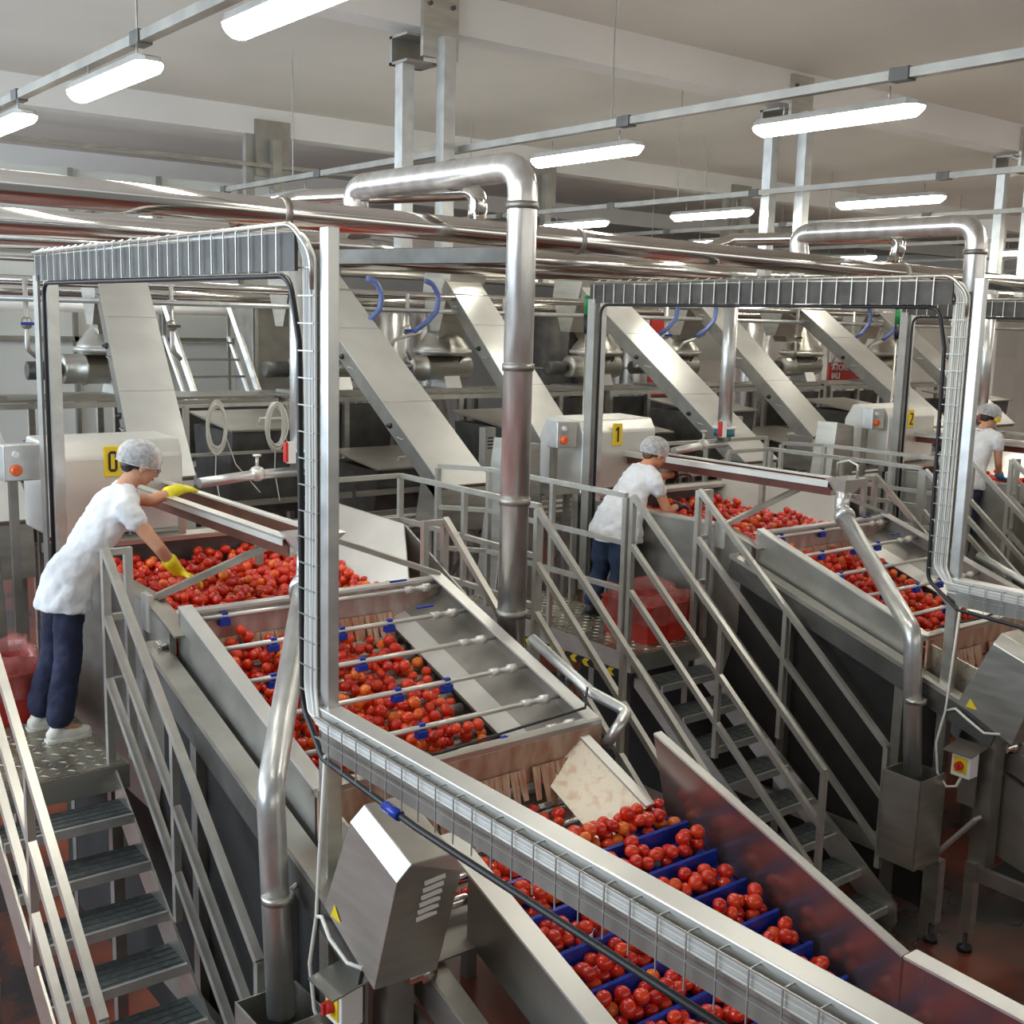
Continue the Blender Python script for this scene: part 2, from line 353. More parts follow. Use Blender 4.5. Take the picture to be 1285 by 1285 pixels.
# ------------------------------------------------------------------ overhead pipes
def pipe(name, pts, r, label, m='polished', bend=0.15, joints=(), cat='pipe', seg=20):
    t = thing(name, pts[0], label, cat)
    part('tube', MB().tube(pts, r, seg, bend), m, t)
    for j in joints:
        p, ax = j
        part('joint', MB().lathe(p, ax, [(-0.02, r), (-0.02, r + 0.008), (0.02, r + 0.008), (0.02, r)], seg), 'steel_dull', t)
    return t
MP = dict(joints=[((x, 6.2, 4.5), (1, 0, 0)) for x in (-0.2, 4.4, 8.9, 13.4)])
pipe('main_pipe', [(-2, 6.0, 4.61), (18, 6.0, 4.40)], 0.078, 'long polished main pipe running across the whole hall, uppermost', 'polished', 0, [((x, 6.0, 4.589 - 0.0105 * x), (1, 0, 0)) for x in (3.05, 5.2, 8.9)])
pipe('return_pipe', [(-2, 8.7, 4.62), (18, 8.7, 4.52)], 0.10, 'coppery polished pipe just behind and below the main pipe', 'polished', 0)
pipe('rear_pipe', [(-2, 10.6, 4.60), (22, 10.6, 4.55)], 0.09, 'third polished pipe low behind the main pipe', 'polished', 0)
for n, ox in enumerate((0, S)):
    l = ['tall', 'second'][n]
    pipe('vent_pipe', [(4.02 + ox, 5.1, 2.1), (4.02 + ox, 5.1, 4.83), (3.96 + ox, 6.80, 4.83), (3.96 + ox, 6.72, 4.52)], 0.082,
         ['tall polished vertical vent pipe rising beside the first roller table', 'polished vertical vent pipe rising at the right of the second roller table'][n], 'spiral', 0.16,
         [((4.02 + ox, 5.1, z), (0, 0, 1)) for z in (2.35, 3.0, 3.75, 4.62)] + [((4.02 + ox, 5.75, 4.83), (0, 1, 0))])
    solo('pipe_cone', MB().lathe((4.02 + ox, 5.1, 1.95), (0, 0, 1), [(0, 0.03), (0.13, 0.078)], 20), 'steel', ['small steel cone under the tall vent pipe', 'small steel cone under the second vent pipe'][n], 'cone')
    pipe('branch_pipe', [(3.5 + ox, 7.7, 4.62), (3.92 + ox, 7.5, 4.80), (4.44 + ox, 6.05, 4.80), (4.44 + ox, 6.12, 4.55)], 0.058,
         ['polished branch pipe arching behind the tall vent pipe', 'polished branch pipe arching behind the second vent pipe'][n], 'polished', 0.14)
solo('support_channel', MB().bar((4.39, 7.9, 4.44), (4.92, 6.34, 4.44), 0.08, 0.11), 'steel_dark', 'short horizontal steel channel below the first hanger posts', 'beam', bevel=0.004)
solo('support_channel', MB().bar((8.89, 7.9, 4.44), (9.42, 6.34, 4.44), 0.08, 0.11), 'steel_dark', 'short horizontal steel channel below the second hanger posts', 'beam', bevel=0.004)


# ================================================================== one sorting line (built at line 0, copied to lines 1 and 2)
LINE = []      # (root, label pattern, group): every thing that repeats from line to line
def rep(o, pat, group=None):
    o['label'] = pat % NM[0]
    if group: o['group'] = group
    LINE.append((o, pat, group)); return o
NM = ['line 0, the nearest', 'line 1, in the middle', 'line 2, at the right edge']
def top(y): return 2.03 + (y - 4.2) * 0.336          # top edge of the sloping roller table
SL = math.atan(0.336)

# ---- access platform (left) and the platform between the lines (right)
def platform(x0, x1, y0, y1, name, pat, chev=False):
    t = thing(name, ((x0 + x1) / 2, (y0 + y1) / 2, 0), '', 'platform')
    part('deck', MB().box((x0, y0, 1.57), (x1, y1, 1.6)), 'deck', t)
    part('skirt', MB().box((x0, y0 - 0.01, 1.46), (x1, y0 + 0.02, 1.595)).box((x0 - 0.01, y0, 1.46), (x0 + 0.02, y1, 1.595)).box((x1 - 0.02, y0, 1.46), (x1 + 0.01, y1, 1.595)), 'steel', t)
    mb = MB()
    for i in range(int((x1 - x0) / 0.07)):
        for j in range(int((y1 - y0) / 0.07)):
            cx = x0 + 0.05 + i * 0.07; cy = y0 + 0.05 + j * 0.07; d = 0.018 if (i + j) % 2 else -0.018
            mb.add([(cx - 0.02, cy - d, 1.6), (cx, cy - d * 0.1 - 0.007, 1.6), (cx + 0.02, cy + d, 1.6), (cx, cy + 0.007, 1.604)], [(0, 1, 2, 3)])
    o = part('tread_pattern', mb, 'steel_light', t); o['kind'] = 'stuff'
    for x in (x0 + 0.04, x1 - 0.04):
        for y in (y0 + 0.1, y1 - 0.1): part('leg', MB().box((x - 0.03, y - 0.03, 0), (x + 0.03, y + 0.03, 1.57)), 'steel_dull', t)
    if chev:
        part('warning_strip', MB().box((x0 - 0.015, y0, 1.40), (x0 - 0.005, y1, 1.455)), 'black', t)
        n = int((y1 - y0) / 0.14)
        for i in range(n):
            yy = y0 + 0.03 + i * 0.14
            part('yellow_chevron', MB().prism([(yy, 1.40), (yy + 0.05, 1.40), (yy + 0.08, 1.428), (yy + 0.05, 1.455), (yy, 1.455), (yy + 0.03, 1.428)], 'x', x0 - 0.022, x0 - 0.014), 'yellow', t)
    return t
rep(platform(1.33, 2.08, 5.95, 8.1, 'worker_platform', '', True), 'wet steel worker platform with raised tread pattern at %s', 'worker platforms')
rep(platform(4.08, 4.88, 5.9, 7.8, 'side_platform', '', True), 'narrow steel side platform right of the bin on %s', 'side platforms')

def stairs(x0, x1, y0, pat, n=8):
    # from the platform edge at y0 (z 1.6) down towards the camera
    t = thing('staircase', ((x0 + x1) / 2, y0 - 1, 0), '', 'stairs')
    run, rise = 0.222, 0.175
    for x in (x0, x1 - 0.012):
        a = (y0, 1.6); b = (y0 - 0.222 * 8.3, 1.6 - 0.175 * 8.3)
        part('stringer', MB().prism([(a[0], a[1] - 0.02), (a[0], a[1] - 0.25), (b[0], b[1] - 0.13), (b[0] - 0.06, b[1] - 0.03), (b[0] - 0.05, b[1] + 0.1)], 'x', x, x + 0.012), 'steel', t)
    for i in range(n):
        y = y0 - 0.07 - run * i; z = 1.6 - rise * (i + 1)
        tr = part('step', MB().box((x0 + 0.012, y - 0.20, z - 0.025), (x1 - 0.012, y + 0.03, z)), 'tread', t)
        nb = MB().box((x0 + 0.012, y - 0.212, z - 0.045), (x1 - 0.012, y - 0.195, z + 0.004))
        part('nosing', nb, 'galv', tr)
        gb = MB()
        for k in range(6):
            xx = x0 + 0.06 + k * (x1 - x0 - 0.1) / 6
            gb.box((xx, y - 0.19, z), (xx + 0.006, y + 0.025, z + 0.003))
        for k in range(4):
            gb.box((x0 + 0.015, y - 0.17 + k * 0.05, z), (x1 - 0.015, y - 0.166 + k * 0.05, z + 0.003))
        g = part('grating', gb, 'steel_dark', tr); g['kind'] = 'stuff'
    return t
def stair_rail(x, y0, y1, pat, hoop=0.0, hz=2.77):
    # three inclined rails from a corner post at y0, standing on the stringer
    t = thing('stair_railing', (x, y0, 1.0), '', 'railing')
    k = 0.83
    part('post', MB().box((x - 0.02, y0 - 0.02, 1.5), (x + 0.02, y0 + 0.02, hz)), 'rail', t)
    zend = hz - (y0 - y1) * k
    part('post', MB().box((x - 0.018, y1 - 0.018, zend - 0.85), (x + 0.018, y1 + 0.018, zend)), 'rail', t)
    ym = (y0 + y1) / 2
    zm = hz - (y0 - ym) * k
    part('post', MB().box((x - 0.018, ym - 0.018, zm - 0.95), (x + 0.018, ym + 0.018, zm - 0.01)), 'rail', t)
    for i, dz in enumerate((0, 0.36, 0.70)):
        part('handrail' if i == 0 else 'lower_rail', MB().bar((x, y0, hz - dz), (x, y1, zend - dz), 0.038, 0.038), 'rail', t)
    if hoop:
        xa, xb = sorted((x, x + hoop))
        part('hoop_post', MB().box((x + hoop - 0.02, y0 - 0.02, 1.6), (x + hoop + 0.02, y0 + 0.02, hz)), 'rail', t)
        for z in (hz, 2.42, 2.07): part('hoop_bar', MB().box((xa, y0 - 0.017, z - 0.034), (xb, y0 + 0.017, z)), 'rail', t)
    return t
def guard(pts, label, zs=(2.77, 2.42, 2.07), zf=1.6):
    t = thing('guard_rail', (pts[0][0], pts[0][1], 1.6), label, 'railing')
    for z in zs:
        for a, b in zip(pts, pts[1:]):
            part('rail_bar', MB().bar((a[0], a[1], z), (b[0], b[1], z), 0.036, 0.036), 'rail', t)
    for a in pts: part('post', MB().box((a[0] - 0.02, a[1] - 0.02, zf), (a[0] + 0.02, a[1] + 0.02, 2.755)), 'rail', t)
    for a, b in zip(pts, pts[1:]):
        if abs(a[0] - b[0]) + abs(a[1] - b[1]) > 1.2:
            m = ((a[0] + b[0]) / 2, (a[1] + b[1]) / 2); part('post', MB().box((m[0] - 0.018, m[1] - 0.018, zf), (m[0] + 0.018, m[1] + 0.018, 2.755)), 'rail', t)
    return t
rep(stairs(1.36, 2.02, 5.95, ''), 'grated steel stairs descending from the worker platform of %s', 'stairs')
rep(stairs(4.14, 4.84, 5.9, ''), 'grated steel stairs descending from the side platform of %s', 'stairs')
rep(stair_rail(2.01, 6.0, 4.22, '', 0.12), 'three-bar stair railing right of the worker stairs on %s', 'stair railings')
rep(stair_rail(1.35, 6.03, 4.22, ''), 'three-bar stair railing left of the worker stairs on %s', 'stair railings')
rep(stair_rail(4.10, 5.9, 4.15, '', -0.15), 'three-bar stair railing beside the machine, side stairs of %s', 'stair railings')
rep(stair_rail(4.85, 5.9, 4.15, ''), 'three-bar outer stair railing, side stairs of %s', 'stair railings')
rep(guard([(1.33, 6.08), (1.33, 7.75), (1.05, 8.1)], ''), 'guard rail left of the worker platform on %s', 'guard rails')
rep(guard([(4.95, 6.0), (4.95, 7.75), (4.3, 7.75)], ''), 'guard rail round the side platform of %s', 'guard rails')

# ---- sorting bin
t = thing('sorting_bin', (3.05, 6.6, 0), '', 'machine')
rep(t, 'steel sorting bin heaped with tomatoes on %s', 'sorting bins')
part('side_panel', MB().prism([(5.62, 2.38), (5.95, 2.47), (7.5, 2.49), (7.5, 1.3), (5.85, 1.3), (5.62, 2.0)], 'x', 2.20, 2.235), 'steel_dull', t, label='dull grey panel facing the worker')
part('lower_panel', MB().box((2.21, 5.2, 0.15), (2.23, 7.5, 1.95)), 'shadow_steel', t, label='unlit dark lower panel')  # shade below the bin is put into this panel's colour
part('rim', MB().bar((2.25, 5.93, 2.485), (2.25, 7.5, 2.485), 0.11, 0.015).bar((2.25, 5.55, 2.37), (2.25, 5.95, 2.483), 0.10, 0.012), 'steel', t)
part('back_panel', MB().box((2.23, 7.46, 1.9), (3.95, 7.5, 2.52)), 'steel_dark', t)
part('back_ledge', MB().box((2.23, 7.38, 2.5), (3.95, 7.55, 2.53)), 'steel', t)
part('bin_floor', MB().bar((3.05, 5.6, 2.10), (3.05, 7.46, 2.16), 1.6, 0.03), 'steel_dull', t)
part('sloping_side', MB().slab([(3.72, 5.70, 2.33), (3.72, 7.46, 2.38), (4.05, 7.46, 2.70), (4.05, 6.3, 2.68)], 0.012), 'steel_light', t, label='sloping pale side plate')
part('outer_side', MB().prism([(5.62, 2.36), (6.3, 2.68), (7.46, 2.70), (7.46, 0.6), (5.2, 0.6), (5.2, 2.1)], 'x', 4.05, 4.065), 'steel_dull', t)
part('front_plate', MB().box((2.25, 5.60, 2.18), (3.86, 5.63, 2.475)), 'splash_up', t, label='upper plate stained with tomato splashes')
part('front_rim', MB().box((2.25, 5.585, 2.47), (3.86, 5.655, 2.485)), 'steel_light', t)
part('brace', MB().bar((2.26, 5.93, 2.50), (2.84, 5.69, 2.78), 0.05, 0.035), 'steel', t)
part('brace_foot', MB().box((2.19, 5.88, 2.32), (2.22, 5.99, 2.52)), 'steel_light', t)
part('brace', MB().bar((3.86, 5.60, 2.50), (3.2, 5.9, 2.76), 0.05, 0.03), 'steel', t)
for x in (2.24, 3.95):
    for y in (5.35, 7.35): part('leg', MB().box((x - 0.035, y - 0.035, 0), (x + 0.035, y + 0.035, 2.1)), 'steel_dull', t)
part('knob', MB().lathe((2.2, 5.66, 2.30), (-1, 0, 0), [(0, 0.02), (0.04, 0.02), (0.04, 0.035), (0.06, 0.035)], 12), 'polished', t)

# ---- roller table
t = thing('roller_table', (3.05, 4.9, 0), '', 'machine')
rep(t, 'sloping chrome roller table with spray bars on %s', 'roller tables')
Y0, Y1 = 5.62, 4.17
def side(x0, x1, drop): return MB().prism([(Y0, top(Y0)), (Y1, top(Y1)), (Y1, top(Y1) - drop), (Y0, top(Y0) - drop)], 'x', x0, x1)
part('side_rail', side(2.25, 2.262, 0.30), 'steel_dull', t)
part('side_rail', side(3.848, 3.86, 0.34), 'steel_dull', t)
part('rail_flange', MB().bar((2.285, Y0, top(Y0)), (2.285, Y1, top(Y1)), 0.075, 0.012), 'steel_light', t)
part('rail_flange', MB().bar((3.835, Y0, top(Y0)), (3.835, Y1, top(Y1)), 0.075, 0.012), 'steel_light', t)
part('inner_ledge', MB().slab([(3.50, Y0, top(Y0) - 0.24), (3.50, Y1, top(Y1) - 0.24), (3.62, Y1, top(Y1) - 0.20), (3.62, Y0, top(Y0) - 0.20)], 0.01), 'steel_light', t)
part('inner_ledge', MB().slab([(3.62, Y0, top(Y0) - 0.20), (3.62, Y1, top(Y1) - 0.20), (3.85, Y1, top(Y1) - 0.12), (3.85, Y0, top(Y0) - 0.12)], 0.01), 'steel_dull', t)
part('end_rail', MB().box((2.25, 4.14, top(4.17) - 0.03), (3.86, 4.20, top(4.17) + 0.006)), 'steel', t)
part('end_plate', MB().box((2.25, 4.135, 1.80), (3.86, 4.15, 2.0)), 'splash', t, label='tan plate stained with tomato juice')
for k in range(15):
    y = 5.53 - k * 0.094; z = top(y) - 0.31
    part('roller', MB().lathe((2.27, y, z), (1, 0, 0), [(0, 0.026), (1.24, 0.026)], 12), 'steel_light', t)
part('tray', MB().slab([(2.27, Y0, top(Y0) - 0.36), (3.6, Y0, top(Y0) - 0.36), (3.6, Y1, top(Y1) - 0.36), (2.27, Y1, top(Y1) - 0.36)], 0.01), 'steel_dull', t)
part('outer_beam', MB().bar((2.16, 5.75, 2.30), (2.16, 3.55, 1.62), 0.11, 0.03), 'steel', t)
part('outer_beam', MB().bar((2.12, 5.75, 2.22), (2.12, 3.55, 1.54), 0.02, 0.15), 'steel_dark', t)
part('lower_side', MB().prism([(5.7, 2.18), (4.0, 1.62), (4.0, 0.2), (5.7, 0.2)], 'x', 2.19, 2.205), 'shadow_steel', t)  # coloured near black for the shade beneath the roller table
for i, y in enumerate((5.58, 5.30, 5.02, 4.74, 4.46, 4.25)):
    z = top(y) - 0.055
    b = part('spray_bar', MB().lathe((2.27, y, z), (1, 0, 0), [(0, 0.014), (1.57, 0.014)], 10), 'steel_light', t)
    part('fitting', MB().lathe((3.60, y, z), (1, 0, 0), [(0, 0.014), (0.0, 0.022), (0.05, 0.022), (0.05, 0.016), (0.12, 0.016), (0.12, 0.026), (0.17, 0.026)], 10), 'steel_light', b)
    for xx in ((2.62, 3.02, 3.32) if i % 2 else (2.48, 2.98)):
        nb = MB().box((xx - 0.03, y - 0.022, z - 0.05), (xx + 0.03, y + 0.018, z - 0.012)).box((xx - 0.015, y - 0.012, z - 0.012), (xx + 0.02, y + 0.012, z + 0.022))
        part('nozzle', nb, 'blue', b, bevel=0.004)
for y in (5.58, 5.30): part('valve_lever', MB().box((3.50, y - 0.008, top(y) + 0.0), (3.61, y + 0.008, top(y) + 0.01)), 'blue', t)
part('feed_manifold', MB().tube([(3.93, 4.8, 2.28), (3.93, 4.3, 2.11), (4.02, 4.12, 2.04), (3.9, 4.06, 2.0), (3.86, 4.1, 1.9)], 0.03, 12, 0.05), 'galv', t)
part('thin_hose', MB().tube([(2.4, 4.17, 2.06), (2.9, 4.16, 2.05), (3.3, 4.17, 2.07), (3.8, 4.2, 2.08), (3.9, 4.3, 2.14)], 0.007, 6), 'black', t)
for k in range(26):
    if k in (9, 10, 19): continue
    x = 2.46 + k * 0.047; jx = random.uniform(-0.015, 0.015); ln = random.uniform(0.13, 0.24)
    part('curtain_strip', MB().slab([(x, 4.12, 1.88), (x + 0.046, 4.12, 1.88), (x + 0.038 + jx, 4.07, 1.88 - ln), (x + jx + 0.008, 4.07, 1.88 - ln)], 0.003), 'strip', t)
for k in range(30):
    x = 2.33 + k * 0.040; jx = random.uniform(-0.01, 0.01)
    part('upper_curtain_strip', MB().slab([(x, 5.585, 2.32), (x + 0.039, 5.585, 2.32), (x + 0.032 + jx, 5.53, 2.15 + 3 * jx), (x + jx + 0.006, 5.53, 2.16)], 0.003), 'strip', t)
for y in (4.25, 5.2): part('leg', MB().box((2.14, y - 0.035, 0), (2.21, y + 0.035, top(y) - 0.35)), 'steel_dull', t)
part('drive_motor', MB().lathe((4.05, 5.02, 1.82), (0.5, -0.75, 0.35), [(0, 0.05), (0.12, 0.055), (0.12, 0.075), (0.26, 0.075), (0.27, 0.045)], 14), 'black', t)

# ---- outlet chute between roller table and flight conveyor
t = thing('outlet_chute', (3.2, 3.95, 0), '', 'chute'); rep(t, 'speckled steel outlet chute with three chrome rollers on %s', 'outlet chutes')
part('side_plate', MB().slab([(3.50, 4.14, 1.78), (3.50, 3.72, 1.60), (3.74, 3.66, 1.76), (3.74, 4.18, 1.97)], 0.012), 'splash_side', t, label='tan speckled side plate')
part('side_rim', MB().bar((3.745, 4.18, 1.975), (3.745, 3.66, 1.765), 0.06, 0.012), 'steel_light', t)
part('side_plate', MB().slab([(2.36, 4.14, 1.62), (2.36, 3.66, 1.50), (2.30, 3.66, 1.85), (2.30, 4.18, 1.98)], 0.012), 'splash_side', t)
part('chute_floor', MB().slab([(2.36, 4.14, 1.60), (3.55, 4.14, 1.60), (3.55, 3.6, 1.42), (2.36, 3.6, 1.42)], 0.01), 'steel_dull', t)
for y in (4.06, 3.96, 3.86, 3.76): part('roller', MB().lathe((2.5, y, 1.66 + (y - 4.06) * 0.36), (1, 0, 0), [(0, 0.026), (1.05, 0.026)], 12), 'polished', t)

# ---- flight conveyor
def zb(y): return 1.64 + (y - 3.55) * 0.36        # blue belt surface
t = thing('flight_conveyor', (3.25, 2.6, 0), '', 'conveyor'); rep(t, 'inclined conveyor with blue flights full of tomatoes on %s', 'flight conveyors')
CV = t
ya, yb = 3.66, 1.0
part('belt', MB().slab([(2.72, yb, zb(yb)), (3.88, yb, zb(yb)), (3.88, ya, zb(ya)), (2.72, ya, zb(ya))], -0.03), 'blue_belt', t, label='blue belt')
fy = [3.53 - 0.185 * k for k in range(13)]
for y in fy:
    part('flight', MB().prism([(y - 0.012, zb(y) - 0.002), (y + 0.035, zb(y) + 0.015), (y + 0.012, zb(y) + 0.07), (y + 0.0, zb(y) + 0.078), (y - 0.012, zb(y) + 0.072)], 'x', 2.74, 3.86), 'blue', t, label='blue plastic flight')
# left side panel with wide flange, right side panel in two plates
part('side_panel', MB().prism([(ya - 0.0, zb(ya) + 0.15), (yb, zb(yb) + 0.15), (yb, zb(yb) - 0.25), (ya, zb(ya) - 0.25)], 'x', 2.69, 2.705), 'steel_dull', t)
part('flange', MB().bar((2.655, ya + 0.1, zb(ya + 0.1) + 0.155), (2.655, yb, zb(yb) + 0.155), 0.10, 0.012), 'steel_light', t)
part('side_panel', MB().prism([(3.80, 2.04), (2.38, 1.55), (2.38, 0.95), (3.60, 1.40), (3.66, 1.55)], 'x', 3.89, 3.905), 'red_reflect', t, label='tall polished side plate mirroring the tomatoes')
part('flange', MB().bar((3.915, 3.80, 2.045), (3.915, 2.38, 1.553), 0.05, 0.012), 'steel_light', t)
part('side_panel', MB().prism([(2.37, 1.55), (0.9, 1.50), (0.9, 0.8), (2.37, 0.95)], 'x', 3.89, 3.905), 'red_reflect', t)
part('flange', MB().bar((3.93, 2.37, 1.556), (3.93, 0.9, 1.506), 0.09, 0.012), 'steel_light', t)
part('outer_frame', MB().bar((2.50, 3.95, 1.50), (2.50, 1.2, 0.53), 0.09, 0.02), 'steel', t)
part('outer_frame', MB().bar((2.46, 3.95, 1.42), (2.46, 1.2, 0.45), 0.02, 0.15), 'steel_dull', t)
part('under_panel', MB().prism([(3.9, 1.30), (1.2, 0.36), (1.2, 0.1), (2.2, 0.3), (3.9, 0.72)], 'x', 2.42, 2.44), 'steel_dull', t)
gm = MB()
for k in range(46):
    y = 3.45 - k * 0.022; z = 1.12 + (y - 3.45) * 0.36
    gm.box((2.385, y - 0.002, z - 0.16), (2.389, y + 0.002, z + 0.02))
for k in range(5):
    gm.bar((2.387, 3.46, 1.14 - k * 0.042), (2.387, 2.45, 0.776 - k * 0.042), 0.005, 0.005)
g = part('wire_guard', gm, 'wire', t); g['kind'] = 'stuff'
part('drive_roller', MB().lathe((2.35, 3.60, 1.40), (1, 0, 0), [(0, 0.03), (0.06, 0.03), (0.06, 0.045), (0.12, 0.045)], 14), 'polished', t)
part('leg', MB().box((2.16, 3.86, 0.14), (2.23, 3.95, 0.58)), 'steel', t)
part('leg_cap', MB().slab([(2.15, 3.96, 0.56), (2.24, 3.96, 0.56), (2.24, 3.66, 0.96), (2.15, 3.66, 0.96)], 0.02), 'steel_light', t)
part('leg', MB().box((2.24, 3.66, 0.14), (2.31, 3.73, 0.62)), 'steel', t)
for x, y in ((2.195, 3.9), (2.275, 3.7)): part('foot', MB().lathe((x, y, 0), (0, 0, 1), [(0, 0.05), (0.03, 0.045), (0.04, 0.014), (0.14, 0.014)], 12), 'black', t)
part('base_rail', MB().box((2.10, 3.95, 0.5), (2.14, 5.6, 0.62)).box((2.26, 1.6, 0.5), (2.30, 3.7, 0.60)), 'steel_dull', t)
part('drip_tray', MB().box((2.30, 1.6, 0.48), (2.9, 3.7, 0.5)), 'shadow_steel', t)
part('upright', MB().box((2.28, 3.62, 0.6), (2.40, 3.74, 1.5)), 'steel_dull', t)

# ---- drive cover, switch box
t = thing('drive_cover', (2.2, 3.4, 1.5), '', 'machine cover'); rep(t, 'chamfered grey drive cover with louvres on the side of %s', 'drive covers')
def cov(x): return [(x, 3.21, 2.02), (x, 3.63, 2.17), (x, 3.80, 1.80), (x, 3.40, 1.49), (x, 3.27, 1.50)]
mb = MB()
A = [(2.09, 3.27, 2.02), (2.09, 3.60, 2.13), (2.09, 3.80, 1.70), (2.09, 3.42, 1.53)]
B = [(2.36, 3.25, 2.00), (2.36, 3.58, 2.11), (2.36, 3.80, 1.70), (2.36, 3.40, 1.53)]
C_ = [(2.14, 3.25, 2.085), (2.14, 3.58, 2.195)]; D_ = [(2.32, 3.24, 2.085), (2.32, 3.57, 2.195)]
mb.add(A + B + C_ + D_, [(0, 1, 2, 3), (7, 6, 5, 4), (0, 8, 9, 1), (8, 10, 11, 9), (10, 4, 5, 11), (0, 3, 7, 4, 10, 8), (1, 9, 11, 5, 6, 2), (3, 2, 6, 7)])
part('casing', mb, 'steel', t, bevel=0.004)
for k in range(6):
    z = 2.00 - k * 0.033
    y = 3.262 + (2.02 - z) * 0.32
    part('louvre', MB().slab([(2.20, y - 0.010, z), (2.29, y - 0.012, z + 0.008), (2.29, y - 0.016, z - 0.008), (2.20, y - 0.014, z - 0.016)], 0.004), 'steel_light', t)
part('warning_triangle', MB().add([(2.086, 3.71, 1.75), (2.086, 3.66, 1.69), (2.086, 3.74, 1.69)], [(0, 1, 2)]), 'yellow', t)
part('toggle', MB().tube([(2.37, 3.55, 1.72), (2.42, 3.5, 1.72), (2.42, 3.46, 1.66)], 0.008, 8), 'polished', t)
t = thing('isolator_switch', (2.15, 3.75, 1.3), '', 'switch box'); rep(t, 'hooded switch box with red knob on yellow, %s', 'isolator switches')
part('box', MB().box((2.10, 3.68, 1.22), (2.20, 3.81, 1.38)), 'white', t, bevel=0.006)
part('hood', MB().slab([(2.04, 3.64, 1.385), (2.22, 3.64, 1.42), (2.22, 3.84, 1.42), (2.04, 3.84, 1.385)], 0.008), 'steel', t)
part('yellow_plate', MB().box((2.093, 3.70, 1.25), (2.10, 3.79, 1.35)), 'yellow', t)
part('knob', MB().lathe((2.093, 3.745, 1.30), (-1, 0, 0), [(0, 0.028), (0.03, 0.024)], 12).box((2.05, 3.737, 1.275), (2.07, 3.753, 1.325)), 'red', t)
part('bracket', MB().box((2.22, 3.70, 1.0), (2.235, 3.82, 1.40)), 'steel_dull', t)
o = solo('supply_cable', MB().tube([(2.13, 3.86, 2.3), (2.11, 3.87, 1.9), (2.1, 3.88, 1.62), (2.09, 3.92, 1.4), (2.10, 3.9, 1.2), (2.12, 3.84, 1.12), (2.13, 3.78, 1.14), (2.14, 3.75, 1.22)], 0.0085, 8), 'cable_white', '', 'cable'); rep(o, 'white cable looping down to the switch box on %s', 'supply cables')
o = solo('motor_cable', MB().tube([(2.1, 3.88, 1.62), (2.08, 3.8, 1.66), (2.06, 3.7, 1.62), (2.08, 3.6, 1.56), (2.09, 3.5, 1.58)], 0.0085, 8), 'cable_white', '', 'cable'); rep(o, 'short white cable arching towards the drive cover on %s', 'motor cables')

# ---- drain pipe, tank, trough
t = thing('drain_pipe', (2.01, 4.1, 1.1), '', 'pipe'); rep(t, 'thick steel drain pipe bending down into the tank on %s', 'drain pipes')
part('tube', MB().tube([(2.76, 5.22, 2.62), (2.01, 4.10, 2.10), (2.01, 4.02, 1.15)], 0.058, 20, 0.13), 'galv', t)
part('union', MB().lathe((2.76, 5.22, 2.62), (0.56, 0.75, 0.35), [(-0.04, 0.06), (-0.04, 0.075), (0, 0.08), (0.03, 0.075), (0.03, 0.06)], 20), 'galv', t)
part('elbow', MB().tube([(2.76, 5.22, 2.62), (2.81, 5.29, 2.68), (2.81, 5.28, 2.80)], 0.055, 18, 0.05), 'galv', t)
part('clamp', MB().lathe((2.01, 4.04, 1.66), (0, 0.05, 1), [(-0.015, 0.06), (-0.015, 0.068), (0.015, 0.068), (0.015, 0.06)], 18).tube([(2.07, 4.06, 1.66), (2.2, 4.10, 1.70)], 0.01, 8), 'steel', t)
t = thing('drain_tank', (2.0, 4.0, 0.6), '', 'tank'); rep(t, 'open square steel tank under the drain pipe of %s', 'drain tanks')
a, b, c, d = 1.86, 2.14, 3.86, 4.14
part('wall', MB().box((a, c, 0.62), (a + 0.008, d, 1.2)), 'steel', t); part('wall', MB().box((b - 0.008, c, 0.62), (b, d, 1.2)), 'steel', t)
part('wall', MB().box((a, c, 0.62), (b, c + 0.008, 1.2)), 'steel', t); part('wall', MB().box((a, d - 0.008, 0.62), (b, d, 1.2)), 'steel', t)
part('tank_floor', MB().box((a, c, 0.60), (b, d, 0.62)), 'steel_dull', t)

t = thing('waste_trough', (2.85, 6.4, 2.75), '', 'trough'); rep(t, 'long open waste trough with funnel end on %s', 'waste troughs')
part('trough_floor', MB().box((2.74, 5.35, 2.765), (2.96, 7.7, 2.775)), 'splash_side', t)
part('trough_wall', MB().box((2.735, 5.35, 2.765), (2.745, 7.7, 2.865)), 'juice', t, label='brownish stained near wall')
part('trough_wall', MB().box((2.955, 5.35, 2.765), (2.965, 7.7, 2.865)), 'juice', t)
part('trough_rim', MB().box((2.70, 5.35, 2.862), (2.765, 7.7, 2.874)).box((2.70, 5.35, 2.83), (2.706, 7.7, 2.874)), 'steel_light', t)
part('trough_rim', MB().box((2.94, 5.35, 2.862), (2.99, 7.7, 2.874)), 'steel_light', t)
part('funnel', MB().add([(2.70, 5.19, 2.90), (2.99, 5.19, 2.90), (2.99, 5.38, 2.90), (2.70, 5.38, 2.90), (2.78, 5.25, 2.77), (2.86, 5.25, 2.77), (2.86, 5.32, 2.77), (2.78, 5.32, 2.77)],
     [(0, 1, 5, 4), (1, 2, 6, 5), (2, 3, 7, 6), (3, 0, 4, 7), (4, 5, 6, 7)]), 'steel_light', t)
part('hoop', MB().tube([(2.88, 5.40, 2.86), (2.88, 5.40, 3.0), (2.88, 5.30, 3.03), (2.88, 5.22, 3.0), (2.88, 5.22, 2.9)], 0.012, 8), 'steel', t)
for y in (6.2, 7.35): part('bracket', MB().box((2.96, y - 0.02, 2.55), (3.0, y + 0.02, 2.87)), 'steel', t)
